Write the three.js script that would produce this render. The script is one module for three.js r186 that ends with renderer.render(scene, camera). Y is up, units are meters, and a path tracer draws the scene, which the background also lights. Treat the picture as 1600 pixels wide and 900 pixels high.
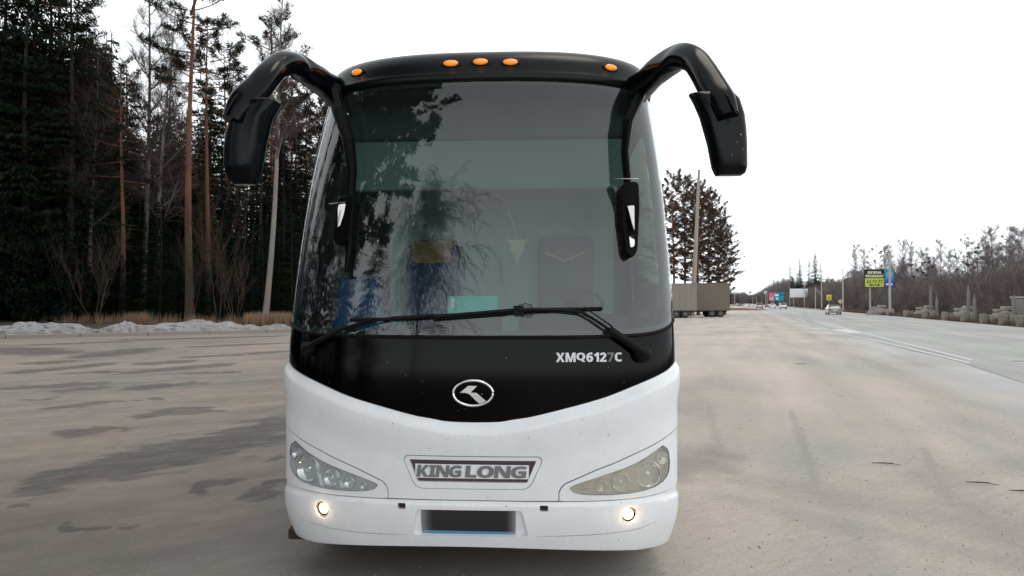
import * as THREE from 'three';
import { TessellateModifier } from 'three/addons/modifiers/TessellateModifier.js';
import { RoundedBoxGeometry } from 'three/addons/geometries/RoundedBoxGeometry.js';
import { mergeGeometries } from 'three/addons/utils/BufferGeometryUtils.js';
import { TextGeometry } from 'three/addons/geometries/TextGeometry.js';
import { FontLoader } from 'three/addons/loaders/FontLoader.js';
import { createNoise2D, createNoise3D } from 'simplex-noise';

// ---------- camera ----------
const scene = new THREE.Scene();
const camera = new THREE.PerspectiveCamera(48.455, 16 / 9, 0.05, 9000);
camera.position.set(0, 1.75, 0);
camera.rotation.x = Math.atan(23 / 1000);

// ---------- overcast sky ----------
function rng(seed) { let a = seed >>> 0; return () => { a = (a + 0x6d2b79f5) | 0; let t = Math.imul(a ^ (a >>> 15), 1 | a); t = (t + Math.imul(t ^ (t >>> 7), 61 | t)) ^ t; return ((t ^ (t >>> 14)) >>> 0) / 4294967296; }; }
const n2 = createNoise2D(rng(11)), n3 = createNoise3D(rng(12));
{
  const W = 256, H = 128, d = new Float32Array(W * H * 4);
  for (let j = 0; j < H; j++) for (let i = 0; i < W; i++) {
    const el = ((j + 0.5) / H - 0.5) * Math.PI, az = (i / W) * 2 * Math.PI, c = Math.cos(el);
    const cloud = 1 + 0.06 * n3(2 * c * Math.cos(az), 3 * Math.sin(el), 2 * c * Math.sin(az)) + 0.03 * n3(5 * c * Math.cos(az), 8 * Math.sin(el), 5 * c * Math.sin(az));
    const L = (1.5 - 1.0 * Math.max(0, Math.sin(el))) * cloud, k = (j * W + i) * 4;
    d[k] = L * 0.955; d[k + 1] = L * 1.0; d[k + 2] = L * 1.03; d[k + 3] = 1;
  }
  const sky = new THREE.DataTexture(d, W, H, THREE.RGBAFormat, THREE.FloatType);
  sky.mapping = THREE.EquirectangularReflectionMapping; sky.magFilter = THREE.LinearFilter; sky.needsUpdate = true;
  scene.background = sky; scene.environment = sky;
}
const sun = new THREE.DirectionalLight(0xfff4e6, 0.5);           // the veiled sun: almost overhead
sun.position.set(6, 30, -2); sun.castShadow = true; sun.shadow.radius = 45;
Object.assign(sun.shadow.camera, { left: -70, right: 70, top: 70, bottom: -70, near: 0.1, far: 200 });
sun.shadow.mapSize.set(2048, 2048);
scene.add(sun);

const renderer = new THREE.WebGLRenderer({ antialias: true });
renderer.toneMapping = THREE.LinearToneMapping;
renderer.toneMappingExposure = 1.42;
renderer.shadowMap.enabled = true;


// ---------- helpers ----------
const V = (x, y, z) => new THREE.Vector3(x, y, z);
const used = new Map();
function numbered(name) { const k = used.get(name) ?? 0; used.set(name, k + 1); return k ? `${name}_${String(k).padStart(3, '0')}` : name; }
function tag(o, label, category, group) { o.userData = { label, category }; if (group) o.userData.group = group; return o; }
function thing(name, label, category, pos = [0, 0, 0], turn = 0, group) {
  const o = new THREE.Group(); o.name = numbered(name); o.position.set(...pos); o.rotation.y = turn; scene.add(o);
  return tag(o, label, category, group);
}
function mesh(name, geo, mat, parent = scene) {
  const m = new THREE.Mesh(geo, mat); m.name = parent === scene ? numbered(name) : name; m.castShadow = m.receiveShadow = true; parent.add(m); return m;
}
function structure(name, geo, mat) { const m = mesh(name, geo, mat); m.userData = { kind: 'structure' }; return m; }
function copy(o, name, label, group) {
  const c = o.clone(); c.name = numbered(name); scene.add(c); c.userData = { ...o.userData };
  if (label) c.userData.label = label; if (group) c.userData.group = group; else delete c.userData.group; return c;
}
const std = (r, g, b, roughness = 0.8, more = {}) => new THREE.MeshStandardMaterial({ color: new THREE.Color().setRGB(r, g, b), roughness, ...more });
const phys = (r, g, b, roughness = 0.4, more = {}) => new THREE.MeshPhysicalMaterial({ color: new THREE.Color().setRGB(r, g, b), roughness, ...more });
const glassMat = (r, g, b, more = {}) => phys(r, g, b, 0.0, { transmission: 1, thickness: 0, ior: 1.75, ...more });
const lerp = (a, b, t) => a + (b - a) * t, clamp = (x, a = 0, b = 1) => Math.min(b, Math.max(a, x));
const sstep = (a, b, x) => { const t = clamp((x - a) / (b - a)); return t * t * (3 - 2 * t); };
function fbm(x, y, o = 4) { let s = 0, a = 0.5; for (let i = 0; i < o; i++) { s += a * n2(x, y); x = x * 2.03 + 7.1; y = y * 2.03 - 3.7; a *= 0.5; } return s; }
function canvasTex(w, h, draw) { const c = document.createElement('canvas'); c.width = w; c.height = h; draw(c.getContext('2d'), w, h); const t = new THREE.CanvasTexture(c); t.colorSpace = THREE.SRGBColorSpace; t.anisotropy = 8; return t; }
function noiseTex(size, f, tile = 4) {                            // grey DataTexture, f(u, v) in 0..1, seamless by blending
  const d = new Uint8Array(size * size * 4);
  for (let j = 0; j < size; j++) for (let i = 0; i < size; i++) {
    const u = i / size, v = j / size, w = (a) => sstep(0, 0.15, a);
    const val = lerp(lerp(f(u + 1, v + 1), f(u, v + 1), w(u)), lerp(f(u + 1, v), f(u, v), w(u)), w(v)), k = (j * size + i) * 4;
    d[k] = d[k + 1] = d[k + 2] = clamp(val) * 255; d[k + 3] = 255;
  }
  const t = new THREE.DataTexture(d, size, size); t.magFilter = THREE.LinearFilter; t.wrapS = t.wrapT = THREE.RepeatWrapping; t.repeat.set(1 / tile, 1 / tile); t.needsUpdate = true; return t;
}
const grain = noiseTex(1024, (u, v) => 0.5 + 0.6 * fbm(u * 210, v * 210, 2) + 0.2 * fbm(u * 30, v * 30, 2), 2.5);
const barkBump = noiseTex(512, (u, v) => 0.5 + 0.8 * fbm(u * 40, v * 9, 4), 1);

class TB {                                                        // collects triangles
  constructor() { this.p = []; this.c = null; }
  tri(a, b, c, col) { this.p.push(...a, ...b, ...c); if (col) { this.c ??= []; for (let i = 0; i < 3; i++) this.c.push(...col); } }
  quad(a, b, c, d, col) { this.tri(a, b, c, col); this.tri(a, c, d, col); }
  stick(a, b, r0, r1, n = 3, col) {                               // a tapered twig
    const d = V(b[0] - a[0], b[1] - a[1], b[2] - a[2]).normalize(), u = Math.abs(d.y) < 0.9 ? V(0, 1, 0).cross(d).normalize() : V(1, 0, 0).cross(d).normalize(), w = d.clone().cross(u);
    for (let i = 0; i < n; i++) {
      const f = (k, q, r) => { const t = (k / n) * 2 * Math.PI, cs = Math.cos(t) * r, sn = Math.sin(t) * r; return [q[0] + u.x * cs + w.x * sn, q[1] + u.y * cs + w.y * sn, q[2] + u.z * cs + w.z * sn]; };
      this.quad(f(i, a, r0), f(i + 1, a, r0), f(i + 1, b, r1), f(i, b, r1), col);
    }
  }
  leaf(p, d, len, wid, side, col) {                               // a long diamond from p along d
    const q = [p[0] + d[0] * len, p[1] + d[1] * len, p[2] + d[2] * len], m = [p[0] + d[0] * len * 0.45, p[1] + d[1] * len * 0.45, p[2] + d[2] * len * 0.45];
    const a = [m[0] + side[0] * wid, m[1] + side[1] * wid, m[2] + side[2] * wid], b = [m[0] - side[0] * wid, m[1] - side[1] * wid, m[2] - side[2] * wid];
    this.tri(p, a, q, col); this.tri(p, q, b, col);
  }
  build() {
    const g = new THREE.BufferGeometry(); g.setAttribute('position', new THREE.Float32BufferAttribute(this.p, 3));
    if (this.c) g.setAttribute('color', new THREE.Float32BufferAttribute(this.c, 3));
    g.computeVertexNormals(); return g;
  }
}
function tube(pts, radii, n = 10, colors) {                       // smooth tapered tube through points
  const pos = [], uv = [], col = [], idx = [], P = pts.map((p) => V(...p)); let len = 0;
  for (let i = 0; i < P.length; i++) {
    const d = P[Math.min(i + 1, P.length - 1)].clone().sub(P[Math.max(i - 1, 0)]).normalize();
    const u = V(0, 0, 1).cross(d).lengthSq() > 0.01 ? V(0, 0, 1).cross(d).normalize() : V(1, 0, 0).cross(d).normalize(), w = d.clone().cross(u);
    if (i) len += P[i].distanceTo(P[i - 1]);
    for (let k = 0; k <= n; k++) {
      const t = (k / n) * 2 * Math.PI, q = P[i].clone().addScaledVector(u, Math.cos(t) * radii[i]).addScaledVector(w, Math.sin(t) * radii[i]);
      pos.push(q.x, q.y, q.z); uv.push(k / n * 2 * Math.PI * radii[0], len); if (colors) col.push(...colors[i]);
      if (i && k) { const a = (i - 1) * (n + 1) + k - 1, b = a + n + 1; idx.push(a, a + 1, b, a + 1, b + 1, b); }
    }
  }
  const ends = [[0, -1], [P.length - 1, 1]];
  for (const [e, s] of ends) { const c = pos.length / 3; pos.push(P[e].x, P[e].y, P[e].z); uv.push(0, 0); if (colors) col.push(...colors[e]); for (let k = 0; k < n; k++) { const a = e * (n + 1) + k; s > 0 ? idx.push(c, a, a + 1) : idx.push(c, a + 1, a); } }
  const g = new THREE.BufferGeometry(); g.setAttribute('position', new THREE.Float32BufferAttribute(pos, 3)); g.setAttribute('uv', new THREE.Float32BufferAttribute(uv, 2));
  if (colors) g.setAttribute('color', new THREE.Float32BufferAttribute(col, 3));
  g.setIndex(idx); g.computeVertexNormals(); return g;
}
function loft(rings, caps = true) {                               // rings of equal length, joined smoothly
  const n = rings[0].length, pos = [], idx = [];
  for (const r of rings) for (const p of r) pos.push(...p);
  for (let i = 1; i < rings.length; i++) for (let k = 0; k < n; k++) { const a = (i - 1) * n + k, b = (i - 1) * n + (k + 1) % n, c = a + n, d = b + n; idx.push(a, b, c, b, d, c); }
  if (caps) for (const [e, s] of [[0, -1], [rings.length - 1, 1]]) {
    const r = rings[e], c = pos.length / 3, m = [0, 1, 2].map((j) => r.reduce((t, p) => t + p[j], 0) / n); pos.push(...m);
    const o = pos.length / 3; for (const p of r) pos.push(...p);
    for (let k = 0; k < n; k++) { const a = o + k, b = o + (k + 1) % n; s > 0 ? idx.push(c, a, b) : idx.push(c, b, a); }
  }
  const g = new THREE.BufferGeometry(); g.setAttribute('position', new THREE.Float32BufferAttribute(pos, 3)); g.setIndex(idx); g.computeVertexNormals(); return g;
}
function merged(list) { return mergeGeometries(list.map((g) => { const h = g.index ? g.toNonIndexed() : g.clone(); for (const k of Object.keys(h.attributes)) if (!['position', 'normal'].includes(k)) h.deleteAttribute(k); return h; })); }
function box(w, h, d, x = 0, y = 0, z = 0, r = 0.01) { return new RoundedBoxGeometry(w, h, d, 1, Math.min(r, w / 2.1, h / 2.1, d / 2.1)).translate(x, y, z); }
const cyl = (r0, r1, h, x = 0, y = 0, z = 0, n = 16) => new THREE.CylinderGeometry(r0, r1, h, n).translate(x, y, z);

// ---------- ground ----------
const ROAD = 0.355;                                               // the main road runs off to the right: x grows by this much per metre of depth
const road = (off, z) => [off + ROAD * z, -z];                    // off = metres to the right of the camera line, z = depth
const STAINS = [[-4.4, -6.4, -3.3, -8.9, 0.66], [-3.79, -8.06, -3.40, -9.56, 0.42], [-3.03, -6.01, -2.76, -6.39, 0.14], [-2.41, -5.70, -2.19, -6.18, 0.2], [-2.62, -7.00, -2.55, -7.20, 0.13], [-5.84, -8.66, -5.47, -8.88, 0.30],
  [-5.50, -10.06, -5.10, -10.42, 0.4], [-7.62, -10.67, -7.03, -11.29, 0.25], [-10.09, -13.16, -8.92, -13.89, 0.5], [-7.71, -12.96, -6.92, -14.00, 0.36], [-12.31, -16.06, -11.61, -18.42, 0.5], [-9.44, -16.06, -8.15, -18.23, 0.5],
  [-13.85, -18.42, -13.12, -19.02, 0.6], [-10.61, -18.42, -9.76, -19.02, 0.6], [-10.38, -20.59, -8.13, -23.03, 0.5], [-13.94, -20.35, -13.07, -22.15, 0.5], [-11.18, -15.77, -9.95, -16.20, 0.22], [-8.32, -15.77, -7.00, -16.20, 0.22], [-8.99, -12.68, -8.45, -13.16, 0.28],
  [-19.44, -24.31, -15.95, -22.15, 1.4], [-13.87, -21.34, -13.85, -24.31, 1.0], [-6.79, -11.51, -6.47, -11.67, 0.15], [-8.89, -11.51, -8.49, -11.67, 0.15], [-4.44, -5.56, -4.23, -5.52, 0.1], [-3.38, -5.07, -3.24, -5.04, 0.08], [-3.05, -5.04, -2.89, -5.01, 0.08],
  [-12.68, -25.36, -10.00, -27.78, 0.6], [-20.37, -26.12, -17.50, -28.69, 0.6], [-18, -30, -9, -35.5, 0.8]];
const SOFT = [[4.56, -10.5, 2.85, -6.0, 0.07, 0.13], [2.85, -6, 3.6, -5.1, 0.07, 0.1], [4.93, -7.7, 3.75, -5.5, 0.07, 0.13], [3.75, -5.5, 4.5, -4.7, 0.07, 0.1], [1.9, -5.8, 3.4, -4.3, 0.22, 0.1], [3.9, -13, 2.6, -8.2, 0.09, 0.1], [2.6, -8.2, 2.05, -6.4, 0.09, 0.1], [1.7, -6.6, 2.3, -7.6, 0.5, 0.3], [2.3, -6.3, 4.2, -4.7, 0.5, 0.14], [2.72, -10.48, 4.49, -14.96, 0.6, 0.12], [-1.6, -5.0, -0.6, -4.2, 0.7, 0.12], [3.2, -6, 8, -8, 0.35, 0.1], [-5.5, -5.2, -2.5, -4.3, 0.8, 0.1]];
function segDist(x, z, a) { const dx = a[2] - a[0], dz = a[3] - a[1], t = clamp(((x - a[0]) * dx + (z - a[1]) * dz) / (dx * dx + dz * dz)); return Math.hypot(x - a[0] - dx * t, z - a[1] - dz * t) / (0.5 + 0.5 * Math.sin(Math.PI * (0.1 + 0.75 * t))); }
function lotColor(x, z, fine, out) {                              // worn, dusty asphalt: albedo (linear)
  const left = sstep(2, -4, x + 0.15 * z * 0), off = x + ROAD * z;                        // off: towards the road
  const a = x * 0.84 - z * 0.54, b = x * 0.54 + z * 0.84;                                 // along / across the kerb
  const p = x * 0.334 - z * 0.942, q = x * 0.942 + z * 0.334;                             // along / across the road
  const streakL = fbm(a * 0.16, b * 0.75, 4), streakR = fbm(p * 0.1, q * 0.6, 4), wide = fbm(x * 0.13 + 4, z * 0.13, 3);
  const streak = lerp(streakR, streakL, left);
  let L = lerp(0.388, 0.222, left) * (1 + lerp(0.2, 0.2, left) * streak + lerp(0.18, 0.22, left) * wide);
  if (left > 0) L *= 1 + left * (0.13 * fbm(a * 0.5 + 3, b * 2.6, 4) + 0.14 * fbm(x * 1.7, z * 1.7, 3)); L *= 1 - 0.34 * left * sstep(-9, -4.2, z);
  const dust = clamp(0.6 + 1.3 * wide + 0.9 * streakR);                                   // pale warm dust on the right
  const tracks = 1 - 0.12 * (1 - left) * Math.exp(-(((q - 3.6 + 0.5 * fbm(p * 0.1, 9, 2)) / 0.5) ** 2)) - 0.1 * (1 - left) * Math.exp(-(((q - 1.9 + 0.4 * fbm(p * 0.1, 3, 2)) / 0.35) ** 2));
  L *= tracks;
  const grey = sstep(3.4, 6.4, off + 1.2 * fbm(x * 0.25, z * 0.25, 3));                    // greyer towards the road
  let r = L * lerp(1.075 + 0.05 * dust, 1.0, grey), g = L * lerp(0.98, 1.005, grey), bl = L * lerp(lerp(0.895, 0.86, dust), 0.985, grey);
  if (left > 0) { const warm = fbm(x * 0.5, z * 0.5, 3) + 0.5 * fbm(a * 0.6, b * 3, 3); r *= 1 + left * (0.025 + 0.07 * warm); bl *= 1 - left * (0.015 - 0.02 * warm); }
  let dark = 0;
  if (x < 2 && z > -40) {
    const wx = x + 0.35 * fbm(x * 1.1, z * 1.1, 3), wz = z + 0.35 * fbm(x * 1.1 + 40, z * 1.1, 3), ragged = 0.5 * fbm(x * 1.4, z * 1.4, 5) + 0.55 * fbm(a * 1.3, b * 5, 4), inner = 0.72 + 0.5 * fbm(a * 1.5, b * 4.5, 4);
    for (const s of STAINS) { if (Math.abs(x - s[0]) > 6 || Math.abs(z - s[1]) > 8) continue; const d = segDist(wx, wz, s) / s[4]; if (d < 2) dark = Math.max(dark, clamp(inner + 0.15, 0.55, 1) * sstep(1.34, 0.6, d + ragged * 0.95)); }
    const thin = fbm(a * 0.22 + 5, b * 1.5, 4); dark = Math.max(dark, 0.3 * left * sstep(0.36, 0.52, thin) * sstep(-7, -14, z));
  }
  for (const s of SOFT) { const d = segDist(x, z, s) / s[4]; if (d < 2) dark = Math.max(dark, s[5] * 2 * sstep(1.6, 0, d + 0.7 * fbm(x * 1.3, z * 1.3, 3))); }
  const crack = Math.abs(fbm(x * 0.35 + 20, z * 0.35, 3)), hair = 0.13 * sstep(0.009, 0.0, crack) * (1 - 0.5 * left);
  let speck = 0; if (fine) { speck = 0.13 * fbm(x * 26, z * 26, 2) + 0.09 * n2(x * 70, z * 70) + 0.09 * fbm(a * 3, b * 11, 3) + 0.14 * (sstep(0.45, 0.7, fbm(x * 9, z * 9, 2)) - 0.6 * sstep(0.4, 0.65, fbm(x * 13 + 9, z * 13, 2))); } else speck = 0.08 * fbm(x * 5, z * 5, 2);
  const k = (1 - 0.62 * dark) * (1 - hair) * (1 + speck);
  out[0] = r * k; out[1] = g * k; out[2] = bl * k * (1 + 0.05 * dark); out[3] = dark; return out;
}
function lotSheet(name, x0, x1, z0, z1, w, h, y, fine, parts = 1) {
  const d = new Uint8Array(w * h * 4), rr = new Uint8Array(w * h * 4), o = [0, 0, 0, 0], enc = (x) => { x = clamp(x); return 255 * (x < 0.0031308 ? 12.92 * x : 1.055 * x ** (1 / 2.4) - 0.055); };
  for (let j = 0; j < h; j++) for (let i = 0; i < w; i++) {
    lotColor(lerp(x0, x1, (i + 0.5) / w), lerp(z1, z0, (j + 0.5) / h), fine, o); const k = (j * w + i) * 4;
    for (let c = 0; c < 3; c++) d[k + c] = enc(o[c]); d[k + 3] = 255; rr[k] = rr[k + 1] = rr[k + 2] = 255 * (0.92 - 0.2 * o[3]); rr[k + 3] = 255;
  }
  const map = new THREE.DataTexture(d, w, h); map.colorSpace = THREE.SRGBColorSpace; map.magFilter = THREE.LinearFilter; map.needsUpdate = true;
  const rough = new THREE.DataTexture(rr, w, h); rough.magFilter = THREE.LinearFilter; rough.needsUpdate = true;
  const g = new THREE.PlaneGeometry(x1 - x0, z1 - z0).rotateX(-Math.PI / 2).translate((x0 + x1) / 2, y, (z0 + z1) / 2);
  const uv = g.attributes.uv, ps = g.attributes.position, u1 = new Float32Array(uv.count * 2);
  for (let i = 0; i < uv.count; i++) { u1[2 * i] = ps.getX(i); u1[2 * i + 1] = ps.getZ(i); }
  g.setAttribute('uv1', new THREE.BufferAttribute(u1, 2));
  const bump = grain.clone(); bump.channel = 1; bump.needsUpdate = true;
  return structure(name, g, new THREE.MeshStandardMaterial({ map, roughnessMap: rough, roughness: 1, bumpMap: bump, bumpScale: fine ? 0.006 : 0.005 }));
}
structure('ground', new THREE.PlaneGeometry(9000, 9000).rotateX(-Math.PI / 2).translate(0, -0.012, -1000), std(0.16, 0.135, 0.11, 0.95));
lotSheet('gravel_yard', -150, 130, -330, 60, 1024, 1408, -0.006, false);
lotSheet('parking_lot', -46, 34, -48, 12, 2048, 1408, 0, false);
lotSheet('asphalt_forecourt', -11, 11, -17, 1, 1792, 1472, 0.004, true);

function strip(name, mat, edge0, edge1, zs, y) {                  // a sheet along the road between two offsets
  const pos = [], idx = [], uv = [];
  zs.forEach((z, i) => { for (const e of [edge0, edge1]) { const [x, zz] = road(typeof e === 'function' ? e(z) : e, z); pos.push(x, y, zz); uv.push(x, zz); } if (i) { const a = 2 * i - 2; idx.push(a, a + 1, a + 2, a + 1, a + 3, a + 2); } });
  const g = new THREE.BufferGeometry(); g.setAttribute('position', new THREE.Float32BufferAttribute(pos, 3)); g.setAttribute('uv', new THREE.Float32BufferAttribute(uv, 2)); g.setIndex(idx); g.computeVertexNormals();
  return structure(name, g, mat);
}
const zs = []; for (let z = -40; z < 1600; z += Math.max(3, Math.abs(z) * 0.06)) zs.push(z);
{
  const w = 1024, h = 1024, d = new Uint8Array(w * h * 4);           // asphalt tone over 120 m x 120 m, mirrored on
  for (let j = 0; j < h; j++) for (let i = 0; i < w; i++) {
    const x = (i / w) * 120, z = (j / h) * 120 - 0, q = x * 0.942 - z * 0.334, p = x * 0.334 + z * 0.942, k = (j * w + i) * 4;
    const L = 156 * (1 + 0.10 * fbm(p * 0.04, q * 0.7, 4) + 0.08 * fbm(x * 0.1, z * 0.1, 3) + 0.05 * fbm(x * 3, z * 3, 2));
    d[k] = L * 1.0; d[k + 1] = L; d[k + 2] = L * 0.98; d[k + 3] = 255;
  }
  const map = new THREE.DataTexture(d, w, h); map.colorSpace = THREE.SRGBColorSpace; map.magFilter = THREE.LinearFilter; map.wrapS = map.wrapT = THREE.MirroredRepeatWrapping; map.repeat.set(1 / 120, -1 / 120); map.needsUpdate = true;
  const bump = grain.clone(); bump.needsUpdate = true;
  strip('road', new THREE.MeshStandardMaterial({ map, roughness: 0.85, bumpMap: bump, bumpScale: 0.006 }), (z) => 5.9 + 0.5 * n2(z * 0.15, 3) + sstep(60, 25, z) * 0.5, 20.0, zs, 0.008);
}
const paintMat = std(0.56, 0.56, 0.545, 0.7, { map: noiseTex(512, (u, v) => 0.93 + 0.5 * fbm(u * 30, v * 30, 4), 3) });
const innerLine = (z) => 6.62 - 0.85 * sstep(20, 38, z) + 0.05 * n2(z * 0.1, 1) + 0.35 * sstep(56, 62, z) - 0.6 * sstep(62, 140, z);
strip('inner_edge_line', paintMat, (z) => innerLine(z) - 0.09, (z) => innerLine(z) + 0.09, zs.filter((z) => z > 300).concat(Array.from({ length: 95 }, (_, i) => 18.5 + i * 3)).sort((a, b) => a - b), 0.013);
strip('outer_edge_line', paintMat, 7.0, 7.17, Array.from({ length: 20 }, (_, i) => 19.5 + i * 2.2), 0.013);
strip('centre_line', paintMat, 13.5, 13.65, Array.from({ length: 80 }, (_, i) => 42 + i * 6), 0.013);
strip('far_edge_line', paintMat, 19.2, 19.35, Array.from({ length: 80 }, (_, i) => 88 + i * 6), 0.013);
for (let i = 0; i < 9; i++) strip('lane_dash', paintMat, 9.7, 9.85, [48 + i * 13, 52.5 + i * 13], 0.013);
strip('island_patch', paintMat, (z) => 5.95 + (z < 39 ? 0.15 : 0), (z) => 7.0, [36.5, 38, 40, 42], 0.015);
for (const z of [32.5, 35]) strip('island_bar', paintMat, (q) => 6.1 + (q > z ? 0.75 : 0), (q) => 6.2 + (q > z ? 0.75 : 0), [z - 0.6, z + 0.9], 0.016);
strip('grass_verge', std(0.115, 0.082, 0.06, 0.95, { bumpMap: grain, bumpScale: 0.03 }), (z) => 20.0 + 0.4 * n2(z * 0.2, 8), 180, zs, 0.02);

// forest side: floor, kerb
const kerbX = (t) => lerp(-60, 6, t), kerbZ = (x) => -37.9 - (x + 13.3) * 0.62;       // the kerb runs from near left to far right
{
  const pos = [], idx = [], N = 60;
  for (let i = 0; i <= N; i++) { const x = kerbX(i / N), z = kerbZ(x); for (let k = 0; k <= 12; k++) { const d = k * k * 1.0; pos.push(x - d * 0.45, 0.12 + Math.min(0.5, d * 0.03) + (k > 0 ? 0.12 * fbm(x * 0.4, d * 0.4, 3) : 0), z - d * 0.9); if (i && k) { const a = (i - 1) * 13 + k - 1; idx.push(a, a + 13, a + 1, a + 1, a + 13, a + 14); } } }
  const g = new THREE.BufferGeometry(); g.setAttribute('position', new THREE.Float32BufferAttribute(pos, 3)); g.setIndex(idx); g.computeVertexNormals();
  structure('forest_floor', g, std(0.06, 0.045, 0.03, 1));
  const kg = [], seg = 26;
  for (let i = 0; i < seg; i++) {
    const x0 = kerbX(i / seg), x1 = kerbX((i + 1) / seg), z0 = kerbZ(x0), z1 = kerbZ(x1), L = Math.hypot(x1 - x0, z1 - z0) - 0.02;
    kg.push(box(L, 0.26, 0.3, 0, 0.07 + 0.015 * n2(i, 3), 0, 0.03).rotateY(-Math.atan2(z1 - z0, x1 - x0)).translate((x0 + x1) / 2, 0, (z0 + z1) / 2 + 0.03 * n2(i, 9)));
  }
  structure('kerb', merged(kg), std(0.27, 0.245, 0.21, 0.9));
}
{ // low bank of earth at the end of the yard
  const g = new THREE.SphereGeometry(1, 40, 12, 0, 2 * Math.PI, 0, Math.PI / 2).scale(16, 0.75, 4), p = g.attributes.position;
  for (let i = 0; i < p.count; i++) p.setY(i, p.getY(i) * (1 + 0.35 * fbm(p.getX(i) * 0.3, p.getZ(i) * 0.5, 3)));
  g.computeVertexNormals(); g.translate(44, -0.1, -150); structure('earth_bank', g, std(0.15, 0.095, 0.065, 1));
}
// ---------- bus front surface: S(s, v), s = metres along the plan curve, v = height-like coordinate ----------
const BUS = { x: -0.2322, z: -3.807, yaw: -3.3 * Math.PI / 180 };   // the foremost point of the front, on the ground
function curve(pts) {                                              // smooth monotone-ish interpolation through [v, value]
  const n = pts.length, m = pts.map((p, i) => { const a = pts[Math.max(0, i - 1)], b = pts[Math.min(n - 1, i + 1)]; return (b[1] - a[1]) / (b[0] - a[0]); });
  return (v) => {
    if (v <= pts[0][0]) return pts[0][1] + m[0] * (v - pts[0][0]);
    if (v >= pts[n - 1][0]) return pts[n - 1][1] + m[n - 1] * (v - pts[n - 1][0]);
    let i = 0; while (v > pts[i + 1][0]) i++;
    const h = pts[i + 1][0] - pts[i][0], t = (v - pts[i][0]) / h, t2 = t * t, t3 = t2 * t;
    return (2 * t3 - 3 * t2 + 1) * pts[i][1] + (t3 - 2 * t2 + t) * h * m[i] + (-2 * t3 + 3 * t2) * pts[i + 1][1] + (t3 - t2) * h * m[i + 1];
  };
}
const HW = curve([[0.2, 1.185], [0.3, 1.215], [0.45, 1.245], [0.7, 1.25], [1.5, 1.25], [2.1, 1.238], [2.7, 1.212], [3.2, 1.172], [3.3, 1.16], [3.4, 1.15], [3.5, 1.132], [3.6, 1.09], [3.7, 1.02], [3.85, 0.84], [4.1, 0.45]]);
const FZ = curve([[0.2, -0.09], [0.3, -0.045], [0.45, -0.005], [0.6, 0], [0.9, -0.005], [1.3, -0.02], [1.55, -0.04], [2.0, -0.105], [2.5, -0.2], [3.0, -0.325], [3.3, -0.42], [3.4, -0.46], [3.5, -0.53], [3.6, -0.64], [3.7, -0.78], [3.85, -1.0], [4.1, -1.4]]);
const YV = curve([[0.2, 0.2], [0.3, 0.3], [3.2, 3.2], [3.3, 3.3], [3.4, 3.385], [3.5, 3.442], [3.6, 3.477], [3.7, 3.496], [3.85, 3.512], [4.1, 3.53]]);
const BD = curve([[0.2, 0.33], [1.5, 0.33], [2.4, 0.4], [3.3, 0.5], [4.1, 0.52]]);
const PLAN = [], PN = 400;
for (let i = 0, l = 0, q = null; i <= PN; i++) {
  const a = (i / PN) * Math.PI / 2, x = Math.sin(a) ** (2 / 2.7), z = Math.cos(a) ** (2 / 2.0), p = [x * 1.25, z * 0.33];
  if (q) l += Math.hypot(p[0] - q[0], p[1] - q[1]);
  PLAN.push([l, x, z]); q = p;
}
const SMAX = PLAN[PN][0];
function plan(s) {
  const a = Math.abs(s);
  if (a >= SMAX) return [Math.sign(s), 0, a - SMAX];
  let lo = 0, hi = PN; while (hi - lo > 1) { const k = (lo + hi) >> 1; if (PLAN[k][0] > a) hi = k; else lo = k; }
  const t = (a - PLAN[lo][0]) / (PLAN[hi][0] - PLAN[lo][0]), f = (k) => PLAN[lo][k] + t * (PLAN[hi][k] - PLAN[lo][k]);
  return [Math.sign(s) * f(1), f(2), 0];
}
function raw(s, v) { const [px, pz, b] = plan(s), d = BD(v); return [px * HW(v), YV(v), FZ(v) - d + pz * d - b]; }
function nrm(s, v) {
  const e = 0.004, a = raw(s + e, v), b = raw(s - e, v), c = raw(s, v + e), d = raw(s, v - e);
  const u = [a[0] - b[0], a[1] - b[1], a[2] - b[2]], w = [c[0] - d[0], c[1] - d[1], c[2] - d[2]];
  const n = [u[1] * w[2] - u[2] * w[1], u[2] * w[0] - u[0] * w[2], u[0] * w[1] - u[1] * w[0]], l = Math.hypot(...n) || 1;
  return [n[0] / l, n[1] / l, n[2] / l];
}
function surf(s, v, off = 0) { const p = raw(s, v), n = nrm(s, v); return [p[0] + n[0] * off, p[1] + n[1] * off, p[2] + n[2] * off]; }

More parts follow.
